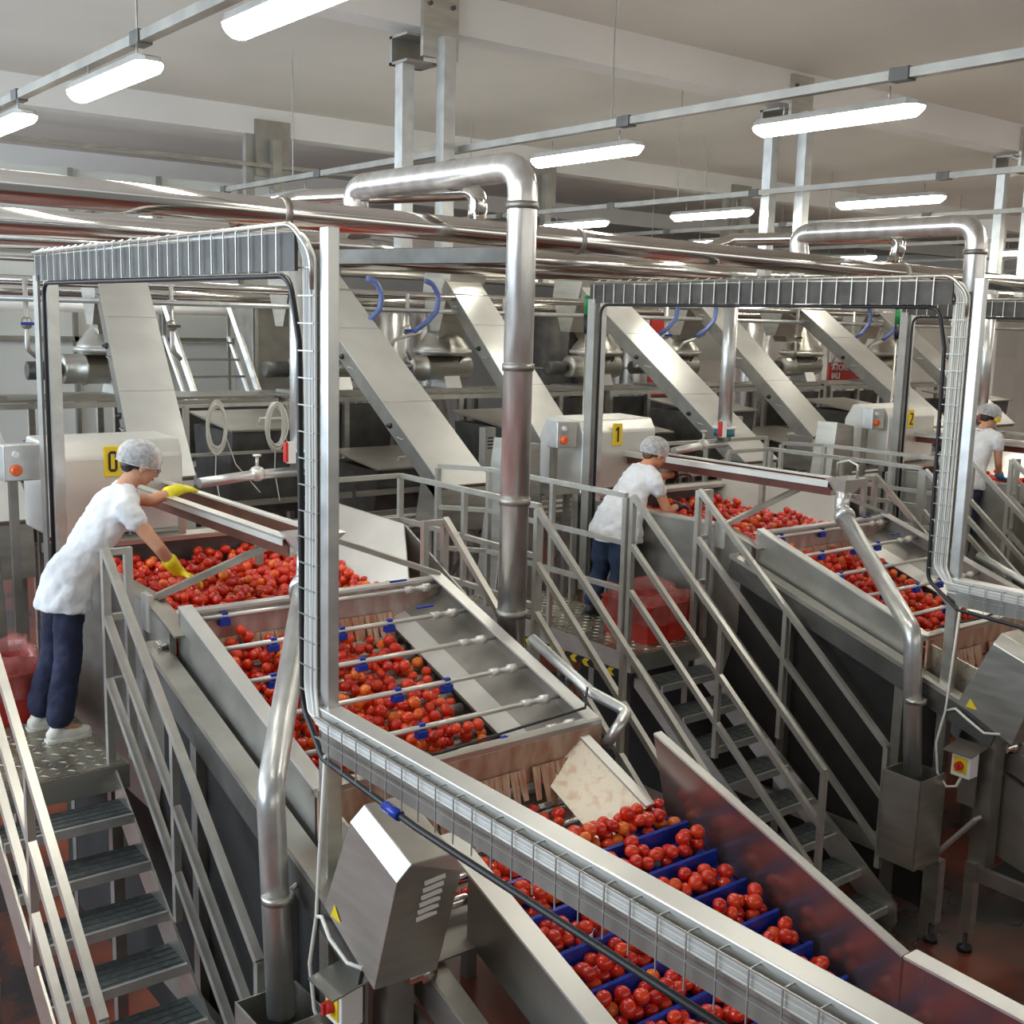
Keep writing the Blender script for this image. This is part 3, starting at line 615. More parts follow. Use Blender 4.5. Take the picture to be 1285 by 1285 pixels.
t = thing('water_pipe', (3.9, 7.45, 2.9), '', 'pipe'); rep(t, 'vertical water pipe with teal clamp behind the bin of %s', 'water pipes')
part('riser', MB().tube([(3.92, 7.48, 2.92), (3.92, 7.48, 4.45)], 0.068, 18), 'galv', t)
part('teal_clamp', MB().lathe((3.92, 7.48, 2.97), (0, 0, 1), [(0, 0.07), (0, 0.10), (0.07, 0.10), (0.07, 0.07)], 16), 'teal', t)
part('clamp_band', MB().lathe((3.92, 7.48, 3.042), (0, 0, 1), [(0, 0.07), (0, 0.112), (0.02, 0.112), (0.02, 0.07)], 16), 'white', t)
part('cross_pipe', MB().tube([(3.92, 7.46, 2.90), (3.5, 7.40, 2.90), (3.1, 7.34, 2.88)], 0.035, 14), 'galv', t)
part('valve', MB().ball((3.55, 7.40, 2.91), (0.06, 0.055, 0.055), 12, 8).tube([(3.55, 7.40, 2.95), (3.55, 7.40, 3.03)], 0.012, 8).lathe((3.55, 7.40, 3.03), (0, 0, 1), [(0, 0.03), (0.015, 0.03)], 10), 'steel_light', t)
part('red_tag', MB().box((3.76, 7.38, 2.98), (3.78, 7.42, 3.12)), 'red', t)
part('white_tag', MB().box((3.78, 7.38, 2.97), (3.84, 7.42, 3.12)), 'white', t)

# ---- number plate cover and control box behind the worker
t = thing('transfer_cover', (2.7, 7.75, 2.5), '', 'machine cover'); COV = t
rep(t, 'pale steel cover with yellow number plate on %s', 'transfer covers')
part('casing', MB().prism([(7.56, 2.55), (7.56, 3.06), (7.62, 3.16), (8.05, 3.17), (8.15, 3.0), (8.15, 2.55)], 'x', 2.20, 3.08), 'steel_light', t, bevel=0.015)
part('lower_frame', MB().box((2.15, 7.55, 2.46), (3.3, 7.62, 2.52)).box((2.2, 7.6, 1.6), (2.26, 7.66, 2.5)).box((3.0, 7.6, 1.6), (3.06, 7.66, 2.5)), 'steel_dull', t)
t = thing('control_box', (2.02, 7.6, 2.9), '', 'control box'); rep(t, 'wall-free grey control box with orange and pale buttons on %s', 'control boxes')
part('enclosure', MB().box((1.94, 7.60, 2.93), (2.16, 7.74, 3.16)), 'galv', t, bevel=0.008)
part('button', MB().lathe((2.01, 7.60, 3.10), (0, -1, 0), [(0, 0.022), (0.02, 0.02)], 12), 'white', t)
part('button', MB().lathe((2.01, 7.60, 3.00), (0, -1, 0), [(0, 0.036), (0.02, 0.036), (0.035, 0.028)], 12), 'orange', t)
part('stand', MB().box((2.0, 7.72, 1.6), (2.05, 7.77, 2.95)), 'steel_dull', t)
t = thing('hood_duct', (1.75, 7.85, 1.6), '', 'duct'); rep(t, 'tapered grey steel duct beside the control box on %s', 'hood ducts')
part('casing', MB().add([(1.45, 7.8, 1.6), (1.98, 7.8, 1.6), (1.98, 8.1, 1.6), (1.45, 8.1, 1.6), (1.62, 7.82, 3.0), (1.93, 7.82, 2.95), (1.93, 8.08, 2.95), (1.62, 8.08, 3.0)],
     [(0, 3, 2, 1), (4, 5, 6, 7), (0, 1, 5, 4), (1, 2, 6, 5), (2, 3, 7, 6), (3, 0, 4, 7)]), 'steel', t, bevel=0.006)

# ---- cable gantry
t = thing('cable_gantry', (2.2, 5.6, 0), '', 'gantry'); rep(t, 'tall cable gantry of galvanised channel standing over %s', 'cable gantries')
part('near_post', MB().box((2.175, 3.92, 2.36), (2.225, 3.985, 4.33)), 'galv', t, bevel=0.004)
part('lower_post', MB().box((2.165, 3.91, 0), (2.235, 3.98, 2.37)), 'steel', t, bevel=0.004)
part('far_post', MB().box((2.17, 7.36, 1.6), (2.24, 7.44, 4.17)), 'galv', t, bevel=0.004)
part('side_arm', MB().box((2.15, 0.7, 2.385), (2.235, 3.985, 2.465)), 'steel_light', t, label='square arm reaching towards the viewer', bevel=0.004)
t = thing('cable_tray', (2.15, 5.6, 4.2), '', 'cable tray'); rep(t, 'wire mesh cable tray following the gantry of %s', 'cable trays')
part('top_pan', MB().box((2.13, 4.1, 4.17), (2.145, 7.46, 4.315)), 'tray', t)
part('top_edge', MB().tube([(2.125, 7.46, 4.33), (2.13, 4.12, 4.345), (2.15, 4.01, 4.24), (2.16, 4.01, 4.1)], 0.012, 8, 0.12), 'steel', t)
def rungs(fn, n):
    mb = MB()
    for k in range(n): fn(mb, k)
    return mb
o = part('wire_mesh', rungs(lambda mb, k: (mb.box((2.115, 7.40 - k * 0.122, 4.165), (2.12, 7.394 - k * 0.122, 4.33)), mb.box((2.115, 7.40 - k * 0.122, 4.33), (2.26, 7.394 - k * 0.122, 4.336)), mb.bar((2.118, 7.40 - k * 0.122, 4.335), (2.16, 7.36 - k * 0.122, 4.36), 0.006, 0.006)), 27), 'steel_light', t); o['kind'] = 'stuff'
part('drop_pan', MB().box((2.185, 4.0, 2.45), (2.195, 4.12, 4.25)), 'steel_dull', t)
o = part('drop_mesh', rungs(lambda mb, k: (mb.box((2.155, 4.0, 2.5 + k * 0.105), (2.159, 4.125, 2.505 + k * 0.105)), mb.box((2.155, 4.0, 2.5 + k * 0.105), (2.2, 4.005, 2.505 + k * 0.105))), 17), 'wire', t); o['kind'] = 'stuff'
part('arm_pan', MB().box((2.135, 0.7, 2.30), (2.142, 3.9, 2.42)), 'steel_dull', t)
o = part('arm_mesh', rungs(lambda mb, k: (mb.box((2.105, 0.75 + k * 0.105, 2.285), (2.109, 0.754 + k * 0.105, 2.45)), mb.box((2.105, 0.75 + k * 0.105, 2.445), (2.15, 0.754 + k * 0.105, 2.45)), ), 30), 'wire', t); o['kind'] = 'stuff'
part('arm_wire', MB().bar((2.105, 0.7, 2.45), (2.105, 3.9, 2.45), 0.005, 0.005).bar((2.105, 0.7, 2.37), (2.105, 3.9, 2.37), 0.004, 0.004), 'wire', t)
part('flat_pan', MB().box((2.12, 7.38, 1.7), (2.135, 7.47, 4.2)), 'steel_dull', t)
t = thing('cable_bundle', (2.12, 4.1, 3.4), '', 'cables'); rep(t, 'grey cables and one thick black cable on %s', 'cable bundles')
part('black_cable', MB().tube([(2.14, 7.33, 1.8), (2.14, 7.33, 4.155), (2.16, 4.2, 4.155), (2.175, 4.15, 3.9), (2.175, 4.13, 2.42), (2.13, 3.88, 2.28), (2.12, 3.2, 2.25), (2.12, 2.4, 2.245), (2.12, 0.8, 2.245)], 0.013, 8, 0.1), 'black', t, label='thick black cable')
for k in range(7):
    j = random.uniform(-0.004, 0.004); yy = 4.0 + k * 0.014
    part('cable', MB().tube([(2.145 + j, 7.2, 4.29 + 0.008 * (k % 2)), (2.13 - j, 5.6, 4.33 + 0.006 * (k % 3)), (2.14, yy + 0.04, 4.31), (2.165 + j, yy, 4.22), (2.165 - j, yy + j, 3.3), (2.165 + j, yy, 2.52), (2.125, yy - 0.1, 2.40 + 0.006 * k), (2.122, 2.5, 2.395 + 0.007 * k + j), (2.122, 0.8, 2.395 + 0.007 * k)], 0.006, 6, 0.08), 'cable_w' if k % 3 else 'cable_white', t)
part('blue_connector', MB().lathe((2.12, 3.40, 2.257), (0, -1, -0.03), [(0, 0.02), (0.10, 0.02)], 10), 'blue', t)

# ---- elevators
def elevator(kind, ox, label):
    """closed steel chute rising from the foot (near, low) to the head (far, high)"""
    if kind == 'b': f0 = V(6.8 + ox, 9.4, 2.36); h0 = V(6.8 + ox, 12.75, 4.62); wd = 0.6
    else: f0 = V(3.74 + ox, 9.55, 2.60); h0 = V(4.50 + ox, 12.75, 4.60); wd = 0.5
    t = thing('elevator_chute', (f0.x, f0.y, 0), label, 'elevator', 'inclined elevators')
    d = (h0 - f0).normalized(); sx = V(1, 0, 0); n = sx.cross(d).normalized() * 1.0
    if n.z < 0: n = -n
    th = 0.18
    def q(p, a, b): return p + sx * a + n * b
    body = MB(); w2 = wd / 2
    body.add([q(f0, -w2, 0), q(f0, w2, 0), q(h0, w2, 0), q(h0, -w2, 0), q(f0, -w2, -th), q(f0, w2, -th), q(h0, w2, -th), q(h0, -w2, -th)],
             [(0, 1, 2, 3), (7, 6, 5, 4), (0, 4, 5, 1), (1, 5, 6, 2), (2, 6, 7, 3), (3, 7, 4, 0)])
    part('chute_body', body, 'steel_dull', t)
    L = (h0 - f0).length; k = 3
    for i in range(k):
        a = f0 + d * (L * i / k + 0.004); b = f0 + d * (L * (i + 1) / k - 0.004)
        part('cover_panel', MB().slab([q(a, -w2 - 0.012, 0.002), q(a, w2 + 0.012, 0.002), q(b, w2 + 0.012, 0.002), q(b, -w2 - 0.012, 0.002)], 0.012), 'steel_light', t, label='bright top cover panel')
    for i in range(3):
        a = f0 + d * (L * (0.2 + 0.3 * i)); p = q(a, -w2 - 0.004, -0.05)
        part('handle', MB().tube([p, p + V(-0.03, 0, 0) + d * 0.0, p + V(-0.03, 0, 0) - n * 0.05 + d * 0.1, p - n * 0.05 + d * 0.1], 0.006, 6), 'galv', t)
        part('latch', MB().lathe(q(a + d * 0.3, -w2, -0.11), (-1, 0, 0), [(0, 0.03), (0.02, 0.03), (0.02, 0.015), (0.05, 0.015)], 10), 'black', t)
    foot = MB().prism([(f0.y + 0.02, f0.z), (f0.y - 0.02, f0.z - 0.45), (f0.y + 0.5, f0.z - 0.45), (f0.y + 0.4, f0.z)], 'x', f0.x - w2, f0.x + w2)
    part('foot_box', foot, 'steel', t)
    for sgn in (-1, 1): part('leg', MB().box((f0.x + sgn * (w2 - 0.04) - 0.03, f0.y + 0.2, 0), (f0.x + sgn * (w2 - 0.04) + 0.03, f0.y + 0.26, f0.z - 0.4)), 'steel_dull', t)
    # head with discharge hopper
    kx = 0.42 if kind == 'b' else 0.05
    hd = MB().prism([(h0.y - 0.15, h0.z - 0.33), (h0.y - 0.25, h0.z), (h0.y + 0.02, h0.z + 0.12), (h0.y + 0.35, h0.z + 0.06), (h0.y + 0.4, h0.z - 0.25), (h0.y + 0.2, h0.z - 0.75), (h0.y + 0.0, h0.z - 0.75)], 'x', h0.x - w2 - 0.03, h0.x + w2 + 0.03)
    part('discharge_head', hd, 'steel', t)
    part('discharge_hopper', MB().add([(h0.x - 0.28, h0.y - 0.02, h0.z - 0.3), (h0.x + 0.28, h0.y - 0.02, h0.z - 0.3), (h0.x + 0.28, h0.y + 0.38, h0.z - 0.3), (h0.x - 0.28, h0.y + 0.38, h0.z - 0.3),
                                     (h0.x + kx - 0.2, h0.y + 0.2, h0.z - 0.85), (h0.x + kx + 0.2, h0.y + 0.2, h0.z - 0.85), (h0.x + kx + 0.2, h0.y + 0.45, h0.z - 0.85), (h0.x + kx - 0.2, h0.y + 0.45, h0.z - 0.85)],
                                    [(0, 1, 5, 4), (1, 2, 6, 5), (2, 3, 7, 6), (3, 0, 4, 7), (4, 5, 6, 7), (0, 3, 2, 1)]), 'steel', t)
    # crusher under the head
    cx, cy, cz = h0.x + (0.4 if kind == 'b' else -0.1) + (0.35 if (kind, ox) == ('b', 9.0) else 1.1 if (kind, ox) == ('a', 13.5) else 0), 13.15, 3.36
    c = thing('pulp_extractor', (cx, cy, 3.05), label.replace(EL, 'cylindrical pulp extractor with cone inlet under the').replace('foot standing', 'chute whose foot stands'), 'machine', 'pulp extractors')
    part('cylinder', MB().lathe((cx - 0.40, cy, cz), (1, 0, 0), [(0, 0.05), (0.0, 0.15), (0.02, 0.165), (0.22, 0.165), (0.22, 0.185), (0.25, 0.185), (0.25, 0.17), (0.95, 0.17), (0.97, 0.05)], 22), 'steel', c)
    part('inlet_cone', MB().lathe((cx + 0.15, cy, cz + 0.16), (0, 0, 1), [(0, 0.36), (0.05, 0.38), (0.12, 0.36), (0.42, 0.12), (0.5, 0.12)], 24), 'steel', c)
    part('inlet_band', MB().lathe((cx + 0.15, cy, cz + 0.19), (0, 0, 1), [(0, 0.36), (0, 0.40), (0.05, 0.40), (0.05, 0.36)], 24), 'steel_light', c)
    part('motor', MB().lathe((cx - 0.75, cy + 0.05, cz - 0.02), (1, 0, 0), [(0, 0.06), (0, 0.10), (0.3, 0.10), (0.3, 0.06), (0.36, 0.06)], 16), 'steel_dark', c)
    part('saddle', MB().prism([(cy - 0.2, cz - 0.28), (cy + 0.2, cz - 0.28), (cy + 0.12, cz - 0.1), (cy - 0.12, cz - 0.1)], 'x', cx + 0.1, cx + 0.35), 'steel_light', c)
    part('base_frame', MB().box((cx - 0.5, cy - 0.26, cz - 0.32), (cx + 0.65, cy + 0.26, cz - 0.27)), 'steel_dull', c)
    part('clamp_bolt', MB().tube([(cx + 0.3, cy - 0.19, cz + 0.08), (cx + 0.3, cy - 0.24, cz + 0.15)], 0.012, 6), 'black', c)
    return t
EL = 'bright steel inclined elevator, foot standing'
txt_b = ['cut by the left edge', 'left of the tall vent pipe', 'behind the middle worker', 'at the rightmost transfer cover']
for i, ox in enumerate((-S, 0, S, 2 * S)): elevator('b', ox, EL + ' ' + txt_b[i])
txt_a = ['at the nearest transfer cover', 'just right of the tall vent pipe', 'behind the second worker\'s trough', 'beyond the third portal']
for i, ox in enumerate((0, S, 2 * S, 3 * S)): elevator('a', ox, EL + ' ' + txt_a[i])

freeze()
base = list(LINE)
for n in (1, 2):
    for o, pat, g in base:
        dup(o, (S * n, 0, 0), pat % NM[n], g)

# ---- number plates (each its own digit), dark digits on yellow
def digit(o, n, x0):
    cx, cz, y = x0 + 0.40, 3.03, 7.548
    part('number_plate', MB().box((cx - 0.055, y, cz - 0.10), (cx + 0.055, y + 0.014, cz + 0.10)), 'yellow', o, bevel=0.004)
    mb = MB(); a, b = y - 0.004, y + 0.002
    def s_(u0, v0, u1, v1): mb.box((cx + u0, a, cz + v0), (cx + u1, b, cz + v1))
    if n == 0:
        s_(-0.03, -0.05, -0.014, 0.05); s_(0.014, -0.05, 0.03, 0.05); mb.prism([(cx - 0.03, cz + 0.05), (cx + 0.03, cz + 0.05), (cx + 0.015, cz + 0.068), (cx - 0.015, cz + 0.068)], 'y', a, b); mb.prism([(cx - 0.03, cz - 0.05), (cx + 0.03, cz - 0.05), (cx + 0.015, cz - 0.068), (cx - 0.015, cz - 0.068)], 'y', a, b)
    if n == 1:
        s_(-0.008, -0.065, 0.010, 0.068); mb.prism([(cx - 0.008, cz + 0.068), (cx - 0.028, cz + 0.045), (cx - 0.028, cz + 0.028), (cx - 0.008, cz + 0.045)], 'y', a, b)
    if n == 2:
        s_(-0.03, 0.05, 0.03, 0.066); s_(0.014, 0.01, 0.03, 0.05); mb.prism([(cx + 0.03, cz + 0.012), (cx + 0.010, cz + 0.012), (cx - 0.03, cz - 0.05), (cx - 0.01, cz - 0.05)], 'y', a, b); s_(-0.03, -0.066, 0.03, -0.05)
    part('digit', mb, 'black', o)
covers = [o for o in bpy.data.objects if o.name.startswith('transfer_cover')]
for o in covers:
    n = round((o.location.x - 2.7) / S); digit(o, n, 2.2 + S * n)

# ================================================================== tomatoes
def deposit(n, xr, yr, base, r, keep=None, tries=5, seed=1, rel=0.0):
    """drop tomatoes one by one; each comes to rest on the surface or on those already there"""
    rnd = random.Random(seed); G = {}; out = []; cs = 2 * r
    def rest(x, y, rr):
        z = base(x, y) + rr
        ix, iy = int(x // cs), int(y // cs)
        for i in (-1, 0, 1):
            for j in (-1, 0, 1):
                for (a, b, c, q) in G.get((ix + i, iy + j), ()):
                    d2 = (a - x) ** 2 + (b - y) ** 2; R2 = (q + rr) ** 2 * 0.90
                    if d2 < R2: z = max(z, c + math.sqrt(R2 - d2))
        return z
    for _ in range(n):
        best = None; rr = r * rnd.uniform(0.86, 1.08)
        for k in range(tries):
            x = rnd.uniform(*xr); y = rnd.uniform(*yr)
            if keep and not keep(x, y, rnd): continue
            z = rest(x, y, rr); key = z - base(x, y) * rel
            if best is None or key < bk: best = (x, y, z, rr); bk = key
        if best: G.setdefault((int(best[0] // cs), int(best[1] // cs)), []).append(best); out.append(best)
    return out
TR = 0.0305
belt = []
for k, y in enumerate(fy[:10]):
    full = (60, 56, 46, 50, 54, 54, 54, 54, 54, 54)[k]
    belt += [p + (k,) for p in deposit(full, (2.78, 3.83), (y + 0.045, y + 0.165), lambda x, yy: zb(yy), TR * 1.03, lambda x, yy, rn: (x < 3.5 or yy < y + 0.125 or k == 0), 12, 10 + k)]
def rollbase(x, y):
    k = round((5.53 - y) / 0.094); yr_ = 5.53 - k * 0.094
    return top(y) - 0.31 + 0.026 * max(-0.4, 1 - 2.2 * abs(y - yr_) / 0.047)
roll = deposit(560, (2.31, 3.47), (4.22, 5.54), rollbase, TR, lambda x, y, rn: rn.random() < (1 if x < 3.0 else 0.6 if x < 3.25 else 0.28), 3, 3, 1.0)
low = deposit(34, (2.5, 3.48), (3.70, 4.10), lambda x, y: 1.64 + (y - 4.06) * 0.36, TR, None, 2, 4, 1.0)
binp = deposit(1250, (2.28, 3.74), (5.72, 7.42), lambda x, y: 2.24 + 0.05 * math.sin(x * 2.2 + 1) * math.cos(y * 1.4) + 0.03 * (y - 6.5), TR, None, 3, 5, 1.0)

def tomato_mesh(seg=14, rings=9):
    mb = MB(); vs = []; fs = []
    for i in range(rings + 1):
        th = math.pi * i / rings
        for k in range(seg):
            a = 2 * math.pi * k / seg
            rr = math.sin(th) * (1 - 0.06 * math.cos(th)) * (1 + 0.015 * math.cos(3 * a))
            z = 1.14 * math.cos(th) - (0.10 * math.exp(-(th / 0.35) ** 2))
            vs.append((rr * math.cos(a), rr * math.sin(a), z))
    for i in range(rings):
        for k in range(seg): fs.append((i * seg + k, (i + 1) * seg + k, (i + 1) * seg + (k + 1) % seg, i * seg + (k + 1) % seg))
    return vs, fs
tv, tf = tomato_mesh()
tb = MB().add(tv, tf, True); proto = part('tomato', tb, 'tomato'); tmesh = proto.data
bpy.data.objects.remove(proto)
from bpy_extras.object_utils import world_to_camera_view
bpy.context.view_layer.update()
def infr(p):
    v = V(p[0], p[1], p[2]) - V(0, 0, 4); d = v.dot(_f); return d > 0.3 and abs(v.dot(_r) / d) < 0.44 and abs(v.dot(_d) / d) < 0.44, v.length
vis = sorted([p for p in belt if infr(p)[0]], key=lambda p: infr(p)[1])
single, rest_ = vis[:300], vis[300:] + [p for p in belt if not infr(p)[0]]
ordn = ['topmost', 'second', 'third', 'fourth', 'fifth', 'sixth', 'seventh', 'eighth', 'ninth', 'tenth']
rn = random.Random(5)
for p in single:
    o = bpy.data.objects.new('tomato', tmesh); COL.objects.link(o)
    o.location = p[:3]; o.scale = (p[3],) * 3; o.rotation_euler = (rn.uniform(0.9, 2.2), rn.uniform(-0.5, 0.5), rn.uniform(0, 6.28))
    tag(o, 'ripe red tomato in the %s pocket of the nearest blue-flighted conveyor' % ordn[p[4]], 'tomato', 'tomatoes on the nearest flight conveyor')
lv, lf = tomato_mesh(9, 6)
import array
co = []; fa = []; tone = []
def addt(p, dx):
    e = Matrix.Rotation(rn.uniform(0, 6.28), 3, 'Z') @ Matrix.Rotation(rn.uniform(0.9, 2.2), 3, 'X'); n = len(co); t = rn.random()
    for v in lv:
        q = e @ V(*v); co.append((p[0] + dx + q.x * p[3], p[1] + q.y * p[3], p[2] + q.z * p[3])); tone.append(t)
    fa.extend(tuple(i + n for i in f) for f in lf)
for p in rest_: addt(p, 0)
for n in range(3):
    for L_ in (roll, low, binp): 
        for p in L_: addt(p, S * n)
for n in (1, 2):
    for p in belt: addt(p, S * n)
me = bpy.data.meshes.new('tomato_heaps'); me.from_pydata(co, [], fa)
me.polygons.foreach_set('use_smooth', [True] * len(fa))
at = me.attributes.new('tone', 'FLOAT', 'POINT'); at.data.foreach_set('value', tone)
m = M['tomato'].copy(); m.name = 'tomato_heap_skin'; nt = m.node_tree
ramp = [n for n in nt.nodes if n.type == 'VALTORGB'][0]; an = nt.nodes.new('ShaderNodeAttribute'); an.attribute_name = 'tone'
nt.links.new(an.outputs['Fac'], ramp.inputs[0]); me.materials.append(m)
heap = bpy.data.objects.new('tomato_heaps', me); COL.objects.link(heap)
tag(heap, 'ripe red tomatoes heaped in the bins and spread over the rollers of every line', 'tomatoes', None, 'stuff')

# ================================================================== people
def chain(mb, pts, rad, seg=14):
    """tapered limb with rounded ends; rad may hold (rx, ry) pairs"""
    P = [V(*p) for p in pts]; r0 = rad[0] if not isinstance(rad[0], tuple) else min(rad[0]); r1 = rad[-1] if not isinstance(rad[-1], tuple) else min(rad[-1])
    Q = []; RR = []
    def sc(r, k): return (r[0] * k, r[1] * k) if isinstance(r, tuple) else r * k
    d0 = (P[0] - P[1]).normalized(); d1 = (P[-1] - P[-2]).normalized()
    for a in (0.98, 0.75, 0.4): Q.append(P[0] + d0 * r0 * a); RR.append(sc(rad[0], math.sqrt(max(0.02, 1 - a * a))))
    # subdivide for smooth curves
    for i in range(len(P) - 1):
        for k in range(4):
            t = k / 4; p0 = P[max(i - 1, 0)]; p1 = P[i]; p2 = P[i + 1]; p3 = P[min(i + 2, len(P) - 1)]
            c = 0.5 * ((2 * p1) + (p2 - p0) * t * 0.6 + (2 * p0 * 0.6 - 2 * p1 * (3 - 2 * 0.0) * 0.0) * 0) if False else p1.lerp(p2, t)
            Q.append(c)
            ra, rb = rad[i], rad[i + 1]
            if isinstance(ra, tuple) or isinstance(rb, tuple):
                ra = ra if isinstance(ra, tuple) else (ra, ra); rb = rb if isinstance(rb, tuple) else (rb, rb)
                RR.append((ra[0] * (1 - t) + rb[0] * t, ra[1] * (1 - t) + rb[1] * t))
            else: RR.append(ra * (1 - t) + rb * t)
    Q.append(P[-1]); RR.append(rad[-1])
    for a in (0.4, 0.75, 0.98): Q.append(P[-1] + d1 * r1 * a); RR.append(sc(rad[-1], math.sqrt(max(0.02, 1 - a * a))))
    mb.tube(Q, RR, seg)
    return mb
def remesh(o, vox=0.011, smooth=4):
    r = o.modifiers.new('remesh', 'REMESH'); r.mode = 'VOXEL'; r.voxel_size = vox; r.use_smooth_shade = True
    s = o.modifiers.new('smooth', 'SMOOTH'); s.iterations = smooth; s.factor = 0.5
def hand(mb, wrist, tip, palm_n, side, curl=0.5, k=1.0):
    """palm, four bent fingers of unequal length, thumb from the side of the palm"""
    w_ = V(*wrist); f = (V(*tip) - w_).normalized(); n = V(*palm_n); n = (n - f * n.dot(f)).normalized(); s = f.cross(n) * side
    pc = w_ + f * 0.045 * k
    chain(mb, [w_, w_ + f * 0.03 * k, w_ + f * 0.085 * k], [(0.026 * k, 0.024 * k), (0.034 * k, 0.02 * k), (0.040 * k, 0.014 * k)]) if False else None
    for a in (-0.026, -0.009, 0.009, 0.026):
        chain(mb, [w_ + s * a * 0.5 * k, w_ + f * 0.09 * k + s * a * k], [0.017 * k, 0.0125 * k], 10)
    for a, L in ((-0.029, 0.058), (-0.0095, 0.070), (0.0105, 0.074), (0.030, 0.066)):
        b = w_ + f * 0.090 * k + s * a * k
        d1 = (f + n * 0.35 * curl + s * a * 3).normalized(); d2 = (f + n * 0.9 * curl).normalized(); d3 = (f + n * 1.7 * curl).normalized()
        p1 = b + d1 * L * 0.45 * k; p2 = p1 + d2 * L * 0.33 * k; p3 = p2 + d3 * L * 0.22 * k
        chain(mb, [b, p1, p2, p3], [0.0100 * k, 0.0092 * k, 0.0085 * k, 0.0075 * k], 8)
    b = w_ + f * 0.025 * k + s * 0.022 * k
    p1 = b + (f * 0.55 + s * 0.9 + n * 0.3).normalized() * 0.042 * k; p2 = p1 + (f * 0.9 + s * 0.45 + n * 0.4).normalized() * 0.034 * k
    chain(mb, [b, p1, p2], [0.0145 * k, 0.0115 * k, 0.009 * k], 8)
def head(root, c, fwd, up, skin, hairm, net=True, bun=False):
    """head with face looking along fwd; c is the centre of the skull"""
    f = V(*fwd).normalized(); u = V(*up); u = (u - f * u.dot(f)).normalized(); s = f.cross(u)
    rot = Matrix((s, f, u)).transposed()
    c = V(*c)
    def L(x, y, z): return c + s * x + f * y + u * z
    mb = MB()
    mb.ball(L(0, -0.012, 0.02), (0.074, 0.094, 0.088), 20, 14, rot)
    mb.ball(L(0, 0.030, -0.045), (0.056, 0.058, 0.070), 18, 12, rot)
    mb.ball(L(0, 0.052, -0.092), (0.026, 0.024, 0.020), 12, 8, rot)           # chin
    chain(mb, [L(-0.040, 0.0, -0.065), L(-0.018, 0.056, -0.095)], [0.020, 0.014]); chain(mb, [L(0.040, 0.0, -0.065), L(0.018, 0.056, -0.095)], [0.020, 0.014])
    chain(mb, [L(0, 0.080, 0.005), L(0, 0.100, -0.030)], [0.010, 0.014]); mb.ball(L(0.012, 0.088, -0.034), 0.009); mb.ball(L(-0.012, 0.088, -0.034), 0.009)
    chain(mb, [L(-0.035, 0.070, 0.020), L(0.035, 0.070, 0.020)], [0.012, 0.012])   # brow
    for sg in (-1, 1): mb.ball(L(sg * 0.036, 0.058, -0.030), (0.020, 0.018, 0.018), 12, 8, rot)
    return mb, L, rot, s, f, u
def face_bits(root, L, rot, hairm, skin, ears=True):
    e = MB()
    for sg in (-1, 1): e.ball(L(sg * 0.030, 0.074, 0.000), 0.0105, 10, 8)
    part('eyes', e, 'eye', root)
    e = MB()
    for sg in (-1, 1): e.ball(L(sg * 0.030, 0.0825, -0.001), 0.0048, 8, 6)
    part('pupils', e, 'black', root)
    part('mouth', MB().ball(L(0, 0.086, -0.062), (0.022, 0.008, 0.0065), 12, 6, rot), 'lip', root)
    e = MB()
    for sg in (-1, 1): chain(e, [L(sg * 0.016, 0.083, 0.020), L(sg * 0.045, 0.070, 0.020)], [0.004, 0.003], 6)
    part('eyebrows', e, hairm, root)
    e = MB()
    for sg in (-1, 1): e.ball(L(sg * 0.074, -0.004, -0.014), (0.010, 0.020, 0.030), 12, 8, rot)
    part('ears', e, skin, root)

